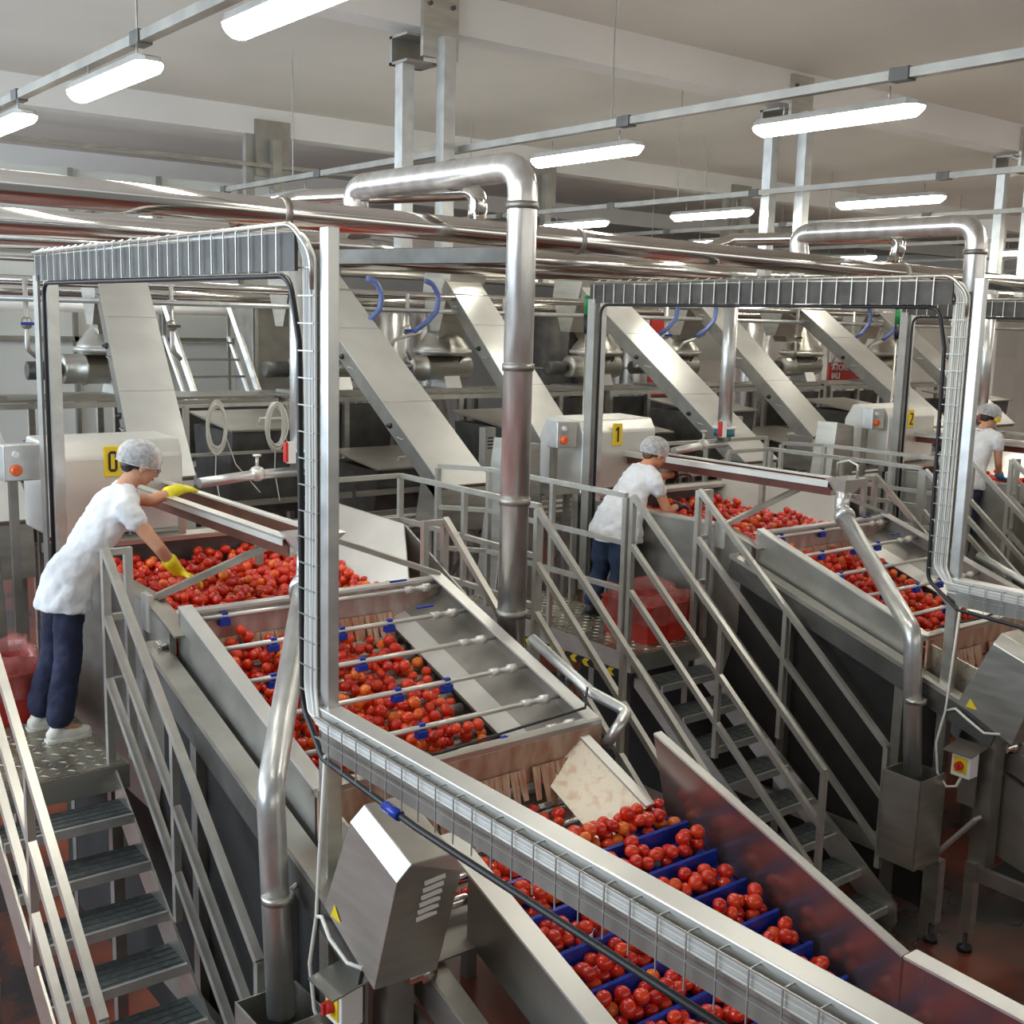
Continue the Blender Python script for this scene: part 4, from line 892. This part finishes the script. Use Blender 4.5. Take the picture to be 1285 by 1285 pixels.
def person(label, feet, hips, chest, neck, headc, fwd, armN, armF, skin, hairm, trouser, shoe, glove, kk, glove_l=0.07, muffs=False, glasses=False, width=1.0, tail=0.12):
    t = thing('person', (feet[0][0], (feet[0][1] + feet[1][1]) / 2, feet[0][2]), label, 'person')
    hc = V(*hips); ch = V(*chest); nk = V(*neck); hd = V(*headc)
    spine = (ch - hc).normalized(); lat = V(0, 1, 0)
    # body: one continuous skin surface
    mb, L, rot, s_, f_, u_ = head(t, hd, fwd, (-0.25, 0, 1), skin, hairm)
    chain(mb, [nk, nk.lerp(hd, 0.5), hd + u_ * -0.03 - f_ * 0.02], [0.058, 0.052, 0.052])
    chain(mb, [hc, hc.lerp(ch, 0.5), ch, nk - (nk - ch) * 0.3], [(0.10, 0.15 * width), (0.095, 0.13 * width), (0.10, 0.15), (0.06, 0.10)][0:4] if False else [0.085, 0.08, 0.085, 0.055])
    for arm in (armN, armF):
        chain(mb, [nk.lerp(V(*arm[0]), 0.4), arm[0], V(*arm[0]).lerp(V(*arm[1]), 0.5), arm[1], V(*arm[1]).lerp(V(*arm[2]), 0.35), arm[2]], [0.055, 0.053, 0.044, 0.038, 0.037, 0.026])
    legs = []
    for i, ft in enumerate(feet):
        hp = hc + V(0, (-0.078 if i == 0 else 0.078) * width, -0.04); ank = V(ft[0] - 0.01, ft[1], ft[2] + 0.085); kn = hp.lerp(ank, 0.5) + V(0.02, 0, 0)
        legs.append((hp, kn, ank)); chain(mb, [hp, kn, ank], [0.075, 0.050, 0.036])
        chain(mb, [ank, V(ft[0] + 0.10, ft[1], ft[2] + 0.045)], [0.034, 0.030])
    for arm, sd in ((armN, -1), (armF, 1)): hand(mb, arm[2], arm[3], arm[4], sd, 0.5)
    o = part('body', mb, skin, t, merge=False); remesh(o, 0.008, 3)
    face_bits(t, L, rot, hairm, skin)
    # shirt
    sb = MB()
    def ring(c, fb, lt, d, n=26):
        ax = d.cross(lat).normalized(); return [c + lat * math.cos(2 * math.pi * k / n) * lt + ax * math.sin(2 * math.pi * k / n) * fb for k in range(n)]
    hemd = V(spine.x * 0.12, 0, spine.z).normalized(); hem = hc - hemd * tail
    secs = [(hem + V(0.0, 0, 0), 0.165 * width, 0.195 * width, hemd), (hc - hemd * tail * 0.4 + V(0.0, 0, 0), 0.156 * width, 0.188 * width, hemd), (hc.lerp(ch, 0.12), 0.138 * width, 0.170 * width, spine), (hc.lerp(ch, 0.45), 0.112 * width, 0.158 * width, spine),
            (hc.lerp(ch, 0.8), 0.118, 0.168, spine), (ch.lerp(nk, 0.25), 0.112, 0.168, spine), (ch.lerp(nk, 0.6), 0.098, 0.145, spine), (nk - (nk - ch) * 0.16, 0.078, 0.090, spine)]
    vs = []
    for c, fb, lt, d in secs: vs += ring(c, fb, lt, d)
    n_ = 26; sb.add(vs, [(i * n_ + k, i * n_ + (k + 1) % n_, (i + 1) * n_ + (k + 1) % n_, (i + 1) * n_ + k) for i in range(len(secs) - 1) for k in range(n_)] + [tuple(range(n_))[::-1], tuple((len(secs) - 1) * n_ + k for k in range(n_))])
    for arm in (armN, armF):
        a0, a1 = V(*arm[0]), V(*arm[1]); chain(sb, [nk.lerp(a0, 0.38), nk.lerp(a0, 0.8)], [0.066, 0.072]); chain(sb, [ch.lerp(nk, 0.6), a0, a0.lerp(a1, 0.16), a0.lerp(a1, 0.30)], [0.078, 0.070, 0.067, 0.064])
    o = part('shirt', sb, 'shirt', t, merge=False, label='white short-sleeved cotton top'); remesh(o, 0.011, 5)
    tx = bpy.data.textures.get('folds') or bpy.data.textures.new('folds', 'CLOUDS'); tx.noise_scale = 0.07
    dm = o.modifiers.new('folds', 'DISPLACE'); dm.texture = tx; dm.strength = 0.03; dm.mid_level = 0.5
    # collar ring
    part('collar', MB().tube([nk + V(math.cos(a) * 0.062, math.sin(a) * 0.07, 0.0 - math.cos(a) * 0.02) for a in [2 * math.pi * k / 16 for k in range(17)]], 0.010, 6), 'shirt', t)
    # trousers
    tb_ = MB()
    chain(tb_, [hc + V(0, -0.055 * width, -0.03), hc + V(0, 0.055 * width, -0.03)], [0.095 * width, 0.095 * width])
    for hp, kn, ank in legs: chain(tb_, [hp, kn + V(0, 0, 0.05), kn, ank + V(0, 0, 0.055)], [0.095 * width, 0.080 * width, 0.078, 0.076])
    
    o = part('trousers', tb_, trouser, t, merge=False); remesh(o, 0.012, 5)
    dm = o.modifiers.new('folds', 'DISPLACE'); dm.texture = tx; dm.strength = 0.02; dm.mid_level = 0.5
    for i, ft in enumerate(feet):
        sh = MB(); x, y, z = ft
        chain(sh, [(x - 0.05, y, z + 0.040), (x + 0.03, y, z + 0.042), (x + 0.13, y, z + 0.034)], [(0.040, 0.040), (0.044, 0.040), (0.036, 0.032)] if False else [0.040, 0.043, 0.034])
        chain(sh, [(x - 0.03, y, z + 0.06), (x - 0.02, y, z + 0.10)], [0.042, 0.040])
        o = part('shoe', sh, shoe, t, merge=False); remesh(o, 0.008, 3)
        part('sole', MB().prism([(x - 0.09, y - 0.035), (x - 0.07, y - 0.043), (x + 0.09, y - 0.045), (x + 0.155, y - 0.03), (x + 0.165, y), (x + 0.155, y + 0.03), (x + 0.09, y + 0.045), (x - 0.07, y + 0.043), (x - 0.09, y + 0.035)], 'z', z + 0.001, z + 0.018), shoe, o)
    for arm, sd in ((armN, -1), (armF, 1)):
        if glove:
            gb = MB(); hand(gb, arm[2], arm[3], arm[4], sd, 0.5, 1.16)
            w_ = V(*arm[2]); e_ = V(*arm[1]); dd = (e_ - w_).normalized()
            chain(gb, [w_ + (V(*arm[3]) - w_).normalized() * 0.02, w_, w_ + dd * glove_l * 0.5, w_ + dd * glove_l], [0.034, 0.037, 0.042, 0.047])
            o = part('glove', gb, glove, t, merge=False); remesh(o, 0.0075, 2)
    # hair and net
    hb = MB(); hb.ball(L(0, -0.030, 0.030), (0.083, 0.094, 0.090), 20, 14, rot).ball(L(0, -0.075, -0.03), (0.060, 0.045, 0.05), 14, 10, rot)
    o = part('hair', hb, hairm, t)
    nb = MB(); vs = []; fs = []; seg = 40; rings = 14; rq = random.Random(3)
    for i in range(rings + 1):
        th = math.pi * 0.60 * i / rings
        for k in range(seg):
            a = 2 * math.pi * k / seg; pl = 1 + 0.035 * math.sin(a * 11 + i) * (i / rings) + rq.uniform(-0.012, 0.012)
            q_ = V(0.110 * math.sin(th) ** 0.85 * math.cos(a) * pl, 0.128 * math.sin(th) ** 0.85 * math.sin(a) * pl - 0.026, 0.112 * math.cos(th) * (1 + 0.02 * math.sin(3 * a)) + 0.030)
            tilt = Matrix.Rotation(R(10), 3, 'X') @ q_
            vs.append(L(tilt.x, tilt.y, tilt.z))
    for i in range(rings):
        for k in range(seg): fs.append((i * seg + k, (i + 1) * seg + k, (i + 1) * seg + (k + 1) % seg, i * seg + (k + 1) % seg))
    nb.add(vs, fs, True); o = part('hair_net', nb, 'net', t, label='thin white pleated hair net')
    rim = MB().tube([vs[rings * seg + k % seg] for k in range(seg + 1)], 0.003, 6); part('net_elastic', rim, 'net', o)
    if glasses:
        g = MB()
        for sg in (-1, 1):
            g.tube([L(sg * 0.031 + 0.021 * math.cos(a), 0.096, 0.0 + 0.015 * math.sin(a)) for a in [2 * math.pi * k / 14 for k in range(15)]], 0.0022, 6)
            g.tube([L(sg * 0.052, 0.094, 0.004), L(sg * 0.078, 0.05, 0.006), L(sg * 0.080, -0.01, 0.002)], 0.0028, 6)
        part('spectacles', g, 'black', t, label='dark-framed spectacles')
    if muffs:
        m_ = part('ear_muffs', MB().lathe(L(0.070, 0.005, -0.005), s_, [(0, 0.02), (0.0, 0.036), (0.03, 0.034), (0.045, 0.02)], 18).lathe(L(-0.070, 0.005, -0.005), -s_, [(0, 0.02), (0.0, 0.036), (0.03, 0.034), (0.045, 0.02)], 18), 'yellow', t, label='bright yellow ear muffs')
        part('headband', MB().tube([L(0.10 * math.cos(a), 0.0, 0.125 * math.sin(a)) for a in [math.pi * k / 12 for k in range(13)]], 0.006, 6), 'black', m_)
    return t
person('person in white top and navy trousers bending over the nearest bin with yellow gloves',
       [(1.90, 6.48, 1.6), (1.87, 6.74, 1.6)], (1.98, 6.60, 2.48), (2.24, 6.60, 2.84), (2.34, 6.60, 3.00), (2.44, 6.58, 3.13), (0.9, -0.16, -0.42),
       [(2.28, 6.42, 2.90), (2.43, 6.34, 2.68), (2.56, 6.40, 2.52), (2.74, 6.42, 2.42), (0, 0, -1)],
       [(2.36, 6.76, 2.93), (2.60, 6.90, 2.86), (2.82, 7.00, 2.90), (3.05, 7.12, 2.89), (0, 0.3, -1)],
       'skin', 'hair', 'navy', 'shoe', 'glove_y', 1, 0.09, False, True, 0.95, 0.15)
person('person in white blouse and dark jeans sorting tomatoes at the middle bin with dark gloves',
       [(6.42, 6.80, 1.6), (6.40, 7.02, 1.6)], (6.52, 6.90, 2.40), (6.72, 6.90, 2.70), (6.82, 6.90, 2.83), (6.92, 6.88, 2.94), (0.9, -0.2, -0.35),
       [(6.76, 6.72, 2.73), (6.86, 6.66, 2.48), (7.08, 6.76, 2.50), (7.22, 6.82, 2.49), (0, 0, -1)],
       [(6.84, 7.06, 2.76), (7.14, 7.10, 2.70), (7.42, 7.12, 2.71), (7.62, 7.14, 2.70), (0, 0, -1)],
       'skin_red', 'hair_b', 'jeans', 'dark_shoe', 'glove_k', 1, 0.02, False, False, 1.28, 0.16)
person('person in white T-shirt and yellow ear muffs working at the rightmost bin with blue gloves',
       [(11.0, 6.45, 1.6), (10.98, 6.68, 1.6)], (11.18, 6.55, 2.52), (11.30, 6.55, 2.84), (11.36, 6.55, 2.99), (11.47, 6.53, 3.13), (0.9, -0.12, -0.5),
       [(11.36, 6.36, 2.92), (11.40, 6.36, 2.68), (11.52, 6.40, 2.52), (11.68, 6.42, 2.46), (0, 0, -1)],
       [(11.36, 6.74, 2.92), (11.44, 6.76, 2.68), (11.62, 6.76, 2.54), (11.78, 6.76, 2.48), (0, 0, -1)],
       'skin', 'hair', 'navy', 'dark_shoe', 'glove_b', 1, 0.02, True, False, 1.0, 0.12)

# ================================================================== crates with bags
def crate(x, y, z, sx, sy, label):
    t = thing('waste_crate', (x, y, z), label, 'crate', 'red crates on the platforms')
    h = 0.30; hx, hy = sx / 2, sy / 2
    def wall(a, b, c, d):   # tapered wall outer bottom a->b, outer top c->d
        return MB().slab([a, b, d, c], 0.008)
    A = [(x - hx * .9, y - hy * .9, z + .002), (x + hx * .9, y - hy * .9, z + .002), (x + hx * .9, y + hy * .9, z + .002), (x - hx * .9, y + hy * .9, z + .002)]
    B = [(x - hx, y - hy, z + h), (x + hx, y - hy, z + h), (x + hx, y + hy, z + h), (x - hx, y + hy, z + h)]
    for i in range(4):
        part('crate_wall', MB().slab([A[i], A[(i + 1) % 4], B[(i + 1) % 4], B[i]], -0.008), 'crate', t)
    part('crate_base', MB().slab(A, 0.01), 'crate', t)
    part('rim', MB().tube([B[0], B[1], B[2], B[3], B[0]], 0.012, 8), 'crate', t)
    for i in (0, 2):
        m0 = (V(*A[i]) + V(*A[i + 1])) / 2; part('rib', MB().bar(tuple(m0 + V(0, -0.006 if i == 0 else 0.006, 0.02)), tuple((V(*B[i]) + V(*B[(i + 1) % 4])) / 2 + V(0, -0.006 if i == 0 else 0.006, 0)), 0.02, 0.02), 'crate', t)
    # clear bag lining the crate, open and folded over the rim
    rq = random.Random(int(x * 10)); vs = []; fs = []; n = 44; prof = [(-0.14, 1.07), (-0.05, 1.08), (0.02, 1.07), (0.10, 1.02), (0.07, 0.90), (-0.02, 0.84), (-0.12, 0.80)]
    for j, (dz, k) in enumerate(prof):
        for i in range(n):
            a = 2 * math.pi * i / n; ca, sa = math.cos(a), math.sin(a); q = (abs(ca) ** 5 + abs(sa) ** 5) ** (-0.2)
            wv = rq.uniform(-0.012, 0.012) + 0.012 * math.sin(a * 9 + j)
            vs.append((x + ca * q * hx * k + ca * wv, y + sa * q * hy * k + sa * wv, z + h + dz + rq.uniform(-0.012, 0.012) + (0.03 * math.sin(a * 3) if dz > 0 else 0)))
    for j in range(len(prof) - 1):
        for i in range(n): fs.append((j * n + i, j * n + (i + 1) % n, (j + 1) * n + (i + 1) % n, (j + 1) * n + i))
    o = tag(solo('bin_bag', MB().add(vs, fs, True), 'bag', '', ''), label.replace('red plastic crate', 'crumpled clear bag in the crate'), 'bag', 'clear bags in the crates')
    return t
crate(1.72, 7.12, 1.6, 0.42, 0.55, 'red plastic crate behind the nearest worker, at the left edge')
crate(6.30, 6.30, 1.6, 0.46, 0.52, 'red plastic crate by the middle worker at the stair top')

# ================================================================== machinery in the rear half of the hall
def frame(x0, x1, y0, y1, zt, label, lv=(1.5, 2.25), boxz=None):
    t = thing('machine_frame', ((x0 + x1) / 2, (y0 + y1) / 2, 0), label, 'frame', 'rear machine frames')
    for x in (x0, (x0 + x1) / 2, x1):
        for y in (y0, y1): part('post', MB().box((x - 0.035, y - 0.035, 0), (x + 0.035, y + 0.035, zt)), 'steel', t)
    for z in (zt,) + lv:
        for y in (y0, y1): part('cross_rail', MB().box((x0, y - 0.03, z - 0.06), (x1, y + 0.03, z)), 'steel', t)
        for x in (x0, x1): part('cross_rail', MB().box((x - 0.03, y0, z - 0.06), (x + 0.03, y1, z)), 'steel_dull', t)
    part('top_plate', MB().box((x0 - 0.05, y0 + 0.1, zt), (x1 + 0.05, y1, zt + 0.03)), 'steel_dull', t)
    if boxz:
        part('hopper_panel', MB().slab([(x0 + 0.05, y0 + 0.12, boxz), (x1 - 0.05, y0 + 0.12, boxz), (x1 - 0.05, y0 + 0.05, zt - 0.1), (x0 + 0.05, y0 + 0.05, zt - 0.1)], -0.03), 'steel_dark', t)
    part('collecting_tray', MB().box((x0, y0 + 0.1, 1.52), (x1, y1 - 0.1, 1.66)), 'steel_dark', t)
    return t
fl = ['at the left edge behind the control box', 'behind the nearest transfer cover', 'under the coils of cable', 'left of the tall vent pipe', 'just right of the tall vent pipe',
      'behind the second transfer cover', 'behind the middle worker', 'behind the second trough', 'left of the third gantry', 'behind the third transfer cover', 'at the right edge']
for i, l in enumerate(fl):
    x0 = 1.3 + i * 1.75
    frame(x0, x0 + 1.55, 12.75, 13.75, 3.02, 'steel support frame with trays ' + l, boxz=2.35 if i % 3 != 1 else None)
for i in range(11):
    x0 = 1.6 + i * 1.75
    t = thing('receiving_tank', (x0 + 0.6, 11.5, 2.0), 'dark steel receiving tank ' + fl[i], 'tank', 'rear receiving tanks')
    z1 = (2.72, 2.55, 2.80, 2.3)[i % 4]; h = 1.9 if i % 4 != 3 else 1.7
    part('tank_body', MB().prism([(11.3, h), (12.1, h), (12.2, z1), (11.2, z1)], 'x', x0, x0 + 1.15), 'steel_dark', t, bevel=0.01)
    part('lid', MB().slab([(x0 - 0.03, 11.15, z1), (x0 + 1.18, 11.15, z1), (x0 + 1.18, 12.25, z1 + 0.12), (x0 - 0.03, 12.25, z1 + 0.12)], 0.02), 'steel', t)
    part('lid_handle', MB().tube([(x0 + 0.4, 11.4, z1 + 0.05), (x0 + 0.4, 11.4, z1 + 0.11), (x0 + 0.7, 11.4, z1 + 0.11), (x0 + 0.7, 11.4, z1 + 0.05)], 0.012, 6), 'steel_light', t)
    for xx in (x0 + 0.05, x0 + 1.1):
        for yy in (11.35, 12.05): part('leg', MB().box((xx - 0.03, yy - 0.03, 0), (xx + 0.03, yy + 0.03, h)), 'steel_dull', t)
    part('front_rail', MB().box((x0 - 0.3, 11.16, 2.02), (x0 + 1.4, 11.2, 2.08)), 'steel', t)
# slatted return conveyor low in front of the frames
t = thing('return_conveyor', (8.0, 9.8, 1.9), 'long low slatted return conveyor running behind the side platforms', 'conveyor')
for y in (10.15, 10.75): part('side_channel', MB().box((3.6, y - 0.02, 1.72), (19, y + 0.02, 1.92)), 'steel_dull', t)
for z in (1.78, 1.84, 1.90, 1.96): part('guide_bar', MB().box((3.6, 10.10, z), (19, 10.12, z + 0.025)), 'cream' if z > 1.8 else 'steel', t)
part('belt', MB().box((3.6, 10.17, 1.84), (19, 10.73, 1.86)), 'steel_dark', t)
for i in range(11): part('leg', MB().box((3.8 + i * 1.5, 10.15, 0), (3.86 + i * 1.5, 10.21, 1.75)), 'steel_dull', t)
for i in range(10): part('diagonal_brace', MB().bar((3.83 + i * 1.5, 10.18, 0.9), (4.6 + i * 1.5, 10.18, 1.72), 0.04, 0.04), 'steel_dull', t)
# guard rail with two coils of cable
t = thing('rear_guard_rail', (5.4, 11.0, 2.0), 'rear guard rail from which two coils of pale cable hang', 'railing')
for z in (3.11, 2.62): part('rail_bar', MB().box((4.2, 10.98, z - 0.03), (6.1, 11.02, z)), 'rail', t)
for x in (4.32, 4.52, 6.05): part('post', MB().box((x - 0.025, 10.97, 0), (x + 0.025, 11.03, 3.11)), 'rail', t)
def coil(x, label):
    t = thing('cable_coil', (x, 10.93, 2.4), label, 'cable coil', 'cable coils')
    for k in range(9):
        rq = random.Random(k + int(x * 7)); a_, b_ = rq.uniform(0.08, 0.115), rq.uniform(0.20, 0.26); dx, dz = rq.uniform(-0.012, 0.012), rq.uniform(-0.03, 0.02)
        part('loop', MB().tube([(x + dx + a_ * math.cos(q) * (1 + 0.1 * math.sin(2 * q + k)), 10.95 - 0.006 * k, 2.88 + dz + b_ * math.sin(q)) for q in [2 * math.pi * j / 24 for j in range(25)]], 0.009, 5), 'cable_white', t)
    part('tail', MB().tube([(x + 0.0, 10.95, 2.65), (x - 0.02, 10.93, 2.4), (x + 0.02, 10.9, 2.1)], 0.006, 5), 'cable_white', t)
    part('tail', MB().tube([(x + 0.1, 10.95, 2.8), (x + 0.2, 10.93, 2.5), (x + 0.45, 10.9, 2.2)], 0.006, 5), 'cable_white', t)
coil(4.81, 'coil of pale cable on the rear rail, left one'); coil(5.46, 'coil of pale cable on the rear rail, right one, nearer the gantry post')
# shelving and frames at the far left
for j, (x, l) in enumerate(((-0.2, 'dark steel shelving cut by the left edge'), (1.2, 'dark steel shelving just left of the far gantry post'))):
    t = thing('pipe_rack', (x, 12.6, 0), l, 'rack', 'far left racks')
    for xx in (x, x + 1.2): part('post', MB().box((xx - 0.05, 12.5, 0), (xx + 0.05, 12.6, 5.0)), 'steel_dull', t)
    for z in (2.6, 3.1, 3.45, 3.8, 4.2): part('shelf_beam', MB().box((x, 12.48, z - 0.09), (x + 1.25, 12.6, z)), 'steel', t)
    for z in (3.25, 4.0): part('back_plate', MB().box((x + 0.1, 12.75, z - 0.2), (x + 1.1, 12.8, z + 0.12)), 'shadow_steel', t)
# vertical tanks
tl = ['nearest the gantry post, upright polished tank', 'second upright polished tank from the gantry post', 'third upright polished tank, left of the vent pipe', 'upright dark tank right of the vent pipe', 'upright tank behind the second control box', 'upright tank left of the red door', 'upright tank behind the second trough', 'upright tank under the second vent pipe']
for i, x in enumerate((9.0, 9.75, 10.5, 13.0, 13.8, 14.9, 18.3, 20.0)):
    t = thing('process_tank', (x, 15.6, 0), tl[i], 'tank', 'upright process tanks')
    part('shell', MB().lathe((x, 15.6, 1.2), (0, 0, 1), [(0, 0.06), (0.25, 0.32), (2.85, 0.32), (3.0, 0.22), (3.05, 0.08)], 24), 'spiral' if i not in (3, 4) else 'steel_dark', t)
    for z in (2.2, 3.2): part('band', MB().lathe((x, 15.6, z), (0, 0, 1), [(0, 0.32), (0, 0.335), (0.04, 0.335), (0.04, 0.32)], 24), 'steel', t)
    for a in (0.5, 2.6, 4.7): part('leg', MB().tube([(x + 0.27 * math.cos(a), 15.6 + 0.27 * math.sin(a), 0), (x + 0.27 * math.cos(a), 15.6 + 0.27 * math.sin(a), 1.5)], 0.03, 8), 'steel_dull', t)
# tall cabinet, stair stringers, red door
t = thing('steel_cabinet', (7.8, 15.2, 2.0), 'tall plain steel cabinet left of the nearest gantry post', 'cabinet')
part('casing', MB().box((7.15, 15.0, 0.0), (8.5, 15.6, 4.3)), 'steel_dull', t, bevel=0.01)
part('door_frame', MB().box((7.18, 14.97, 1.1), (7.22, 15.0, 4.25)).box((8.4, 14.97, 1.1), (8.44, 15.0, 4.25)), 'steel', t)
part('dark_slot', MB().box((7.5, 14.985, 4.0), (8.1, 15.0, 4.06)), 'shadow_steel', t)
t = thing('steep_ladder', (6.2, 14.8, 1.6), 'steep ladder with bright stringers in front of the pale partition', 'ladder')
for x in (5.85, 6.75):
    part('stringer', MB().bar((x, 14.9, 4.15), (x + 0.25, 14.3, 2.7), 0.05, 0.07), 'steel_light', t)
    part('stringer', MB().bar((x, 14.9, 3.7), (x + 0.22, 14.4, 2.5), 0.04, 0.04), 'steel_light', t)
    part('post', MB().box((x - 0.02, 14.88, 0.0), (x + 0.02, 14.92, 4.15)), 'steel_dull', t)
for k in range(6): part('rung', MB().box((5.95 + k * 0.03, 14.82 - k * 0.1, 3.6 - k * 0.22), (6.8 + k * 0.03, 14.86 - k * 0.1, 3.63 - k * 0.22)), 'steel_dull', t)
solo('red_door_panel', MB().box((15.7, 15.9, 0.0), (16.6, 15.95, 4.1)), 'red', 'bright red panel seen between the chutes behind the second gantry', 'panel', bevel=0.004)
t = thing('wall_sign', (18.8, 13.9, 0), 'white and red lettered sign beyond the middle elevators', 'sign')
part('board', MB().box((18.55, 13.92, 3.38), (19.85, 13.95, 3.87)), 'white', t)
part('red_board', MB().box((18.55, 13.91, 3.04), (19.85, 13.95, 3.38)), 'red', t)
def text(body, loc, size, m, parent, name='lettering'):
    c = bpy.data.curves.new(name, 'FONT'); c.body = body; c.size = size; c.extrude = 0.004; c.offset = 0.004
    o = bpy.data.objects.new(name, c); COL.objects.link(o); off = root_loc(parent); o.parent = parent
    o.location = (loc[0] - off.x, loc[1] - off.y, loc[2] - off.z); o.rotation_euler = (R(90), 0, 0); c.materials.append(M[m])
    bpy.context.view_layer.update(); me = bpy.data.meshes.new_from_object(o.evaluated_get(bpy.context.evaluated_depsgraph_get()))
    q = bpy.data.objects.new(name, me); COL.objects.link(q); q.parent = parent; q.location = o.location; q.rotation_euler = o.rotation_euler
    bpy.data.objects.remove(o); return q
text('ATORE', (18.60, 13.905, 3.23), 0.16, 'white', t); text('IALI', (18.60, 13.905, 3.07), 0.16, 'white', t)
for x in (18.57, 19.78): part('post', MB().box((x, 13.96, 0), (x + 0.05, 14.0, 3.75)), 'steel_dull', t)
# process pipes along the rear machines
for i, (y, z, r, m, l) in enumerate(((12.3, 4.28, 0.05, 'polished', 'slim polished process pipe above the extractor heads'), (14.4, 4.22, 0.09, 'polished', 'thick polished process pipe behind the extractor heads'),
        (14.6, 4.62, 0.07, 'steel', 'upper steel process pipe at the rear'), (12.2, 4.10, 0.03, 'galv', 'thin grey pipe below the process pipes'), (16.5, 4.05, 0.08, 'cream', 'cream coloured pipe in front of the far wall'))):
    pipe('process_pipe', [(-2, y, z), (24, y, z)], r, l, m, 0)
for i in range(12):
    x = 3.4 + i * 1.5; l = ['first', 'second', 'third', 'fourth', 'fifth', 'sixth', 'seventh', 'eighth', 'ninth', 'tenth', 'eleventh', 'twelfth'][i]
    t = thing('pipe_drop', (x, 12.2, 3.5), 'small vertical pipe with valve below the process pipes, %s from the left' % l, 'pipe', 'pipe drops')
    part('tube', MB().tube([(x, 12.25, 4.3), (x, 12.25, 3.6), (x + 0.15, 12.4, 3.5)], 0.025, 8, 0.05), 'steel_light', t)
    part('valve_body', MB().lathe((x, 12.25, 3.8), (0, 0, 1), [(0, 0.025), (0.02, 0.05), (0.10, 0.05), (0.12, 0.025)], 10), 'steel', t)
    part('valve_handle', MB().box((x - 0.07, 12.18, 3.84), (x + 0.07, 12.2, 3.87)), 'blue' if i % 3 == 0 else 'steel_dark', t)
hl = ['left of the tall vent pipe, left one', 'left of the tall vent pipe, right one', 'under the second tray, left one', 'under the second tray, right one', 'in the right part under the second tray, left one', 'in the right part under the second tray, right one', 'over the left shelving']
for i, x in enumerate((7.05, 7.85, 11.95, 12.75, 16.5, 17.3, 1.9)):
    o = solo('blue_hose', MB().tube([(x, 11.8, 4.45), (x + 0.1, 11.78, 4.42), (x + 0.19, 11.78, 4.28), (x + 0.17, 11.78, 4.1), (x + 0.02, 11.8, 3.95), (x - 0.12, 11.85, 3.85)], 0.032, 10, 0.12), 'hose', 'curved blue hose ' + hl[i], 'hose', 'blue hoses')
    o = solo('grey_hose', MB().tube([(x + 0.0, 11.85, 3.85), (x - 0.35, 11.9, 3.75), (x - 0.42, 12.0, 3.5), (x - 0.2, 12.2, 3.4), (x + 0.2, 12.4, 3.42)], 0.02, 8, 0.1), 'cable_w', 'looping grey hose ' + hl[i], 'hose', 'grey hoses')
# tall signal beacons and the folded head hoods seen over the second gantry
for x, y, l in ((7.53, 8.5, 'green signal beacon left of the second gantry'), (12.75, 8.6, 'green signal beacon left of the third gantry')):
    t = thing('signal_beacon', (x, y, 2.4), l, 'beacon', 'signal beacons')
    part('lens', MB().lathe((x, y, 4.08), (0, 0, 1), [(0, 0.035), (0.16, 0.035), (0.18, 0.02)], 12), 'green', t)
    part('lower_lens', MB().lathe((x, y, 3.9), (0, 0, 1), [(0, 0.03), (0.18, 0.035)], 12), 'black', t)
    part('pole', MB().tube([(x, y, 0.0), (x, y, 3.9)], 0.015, 8), 'steel', t)
for i, (x, l) in enumerate(((3.2, 'small grey electrical box on the left rear frame'), (5.9, 'small grey electrical box with vent slots, second from left'), (8.2, 'small grey electrical box in the middle rear frame'), (12.6, 'small grey electrical box behind the middle worker'))):
    t = thing('electrical_box', (x, 11.1, 2.2), l, 'control box', 'rear electrical boxes')
    part('casing', MB().box((x, 11.0, 2.0), (x + 0.16, 11.12, 2.75)), 'steel_light', t, bevel=0.006)
    for k in range(4): part('vent_slot', MB().box((x + 0.04, 10.994, 2.5 + k * 0.04), (x + 0.12, 11.0, 2.515 + k * 0.04)), 'shadow_steel', t)
    part('stand', MB().box((x + 0.05, 11.05, 0), (x + 0.1, 11.1, 2.0)), 'steel_dull', t)
# second portal seen behind the third line and far guard rails
guard([(10.4, 8.6), (8.4, 8.6), (8.4, 9.6)], 'guard rail behind the middle bin', zf=0)
guard([(15.0, 8.6), (13.0, 8.6)], 'guard rail behind the third bin', zf=0)
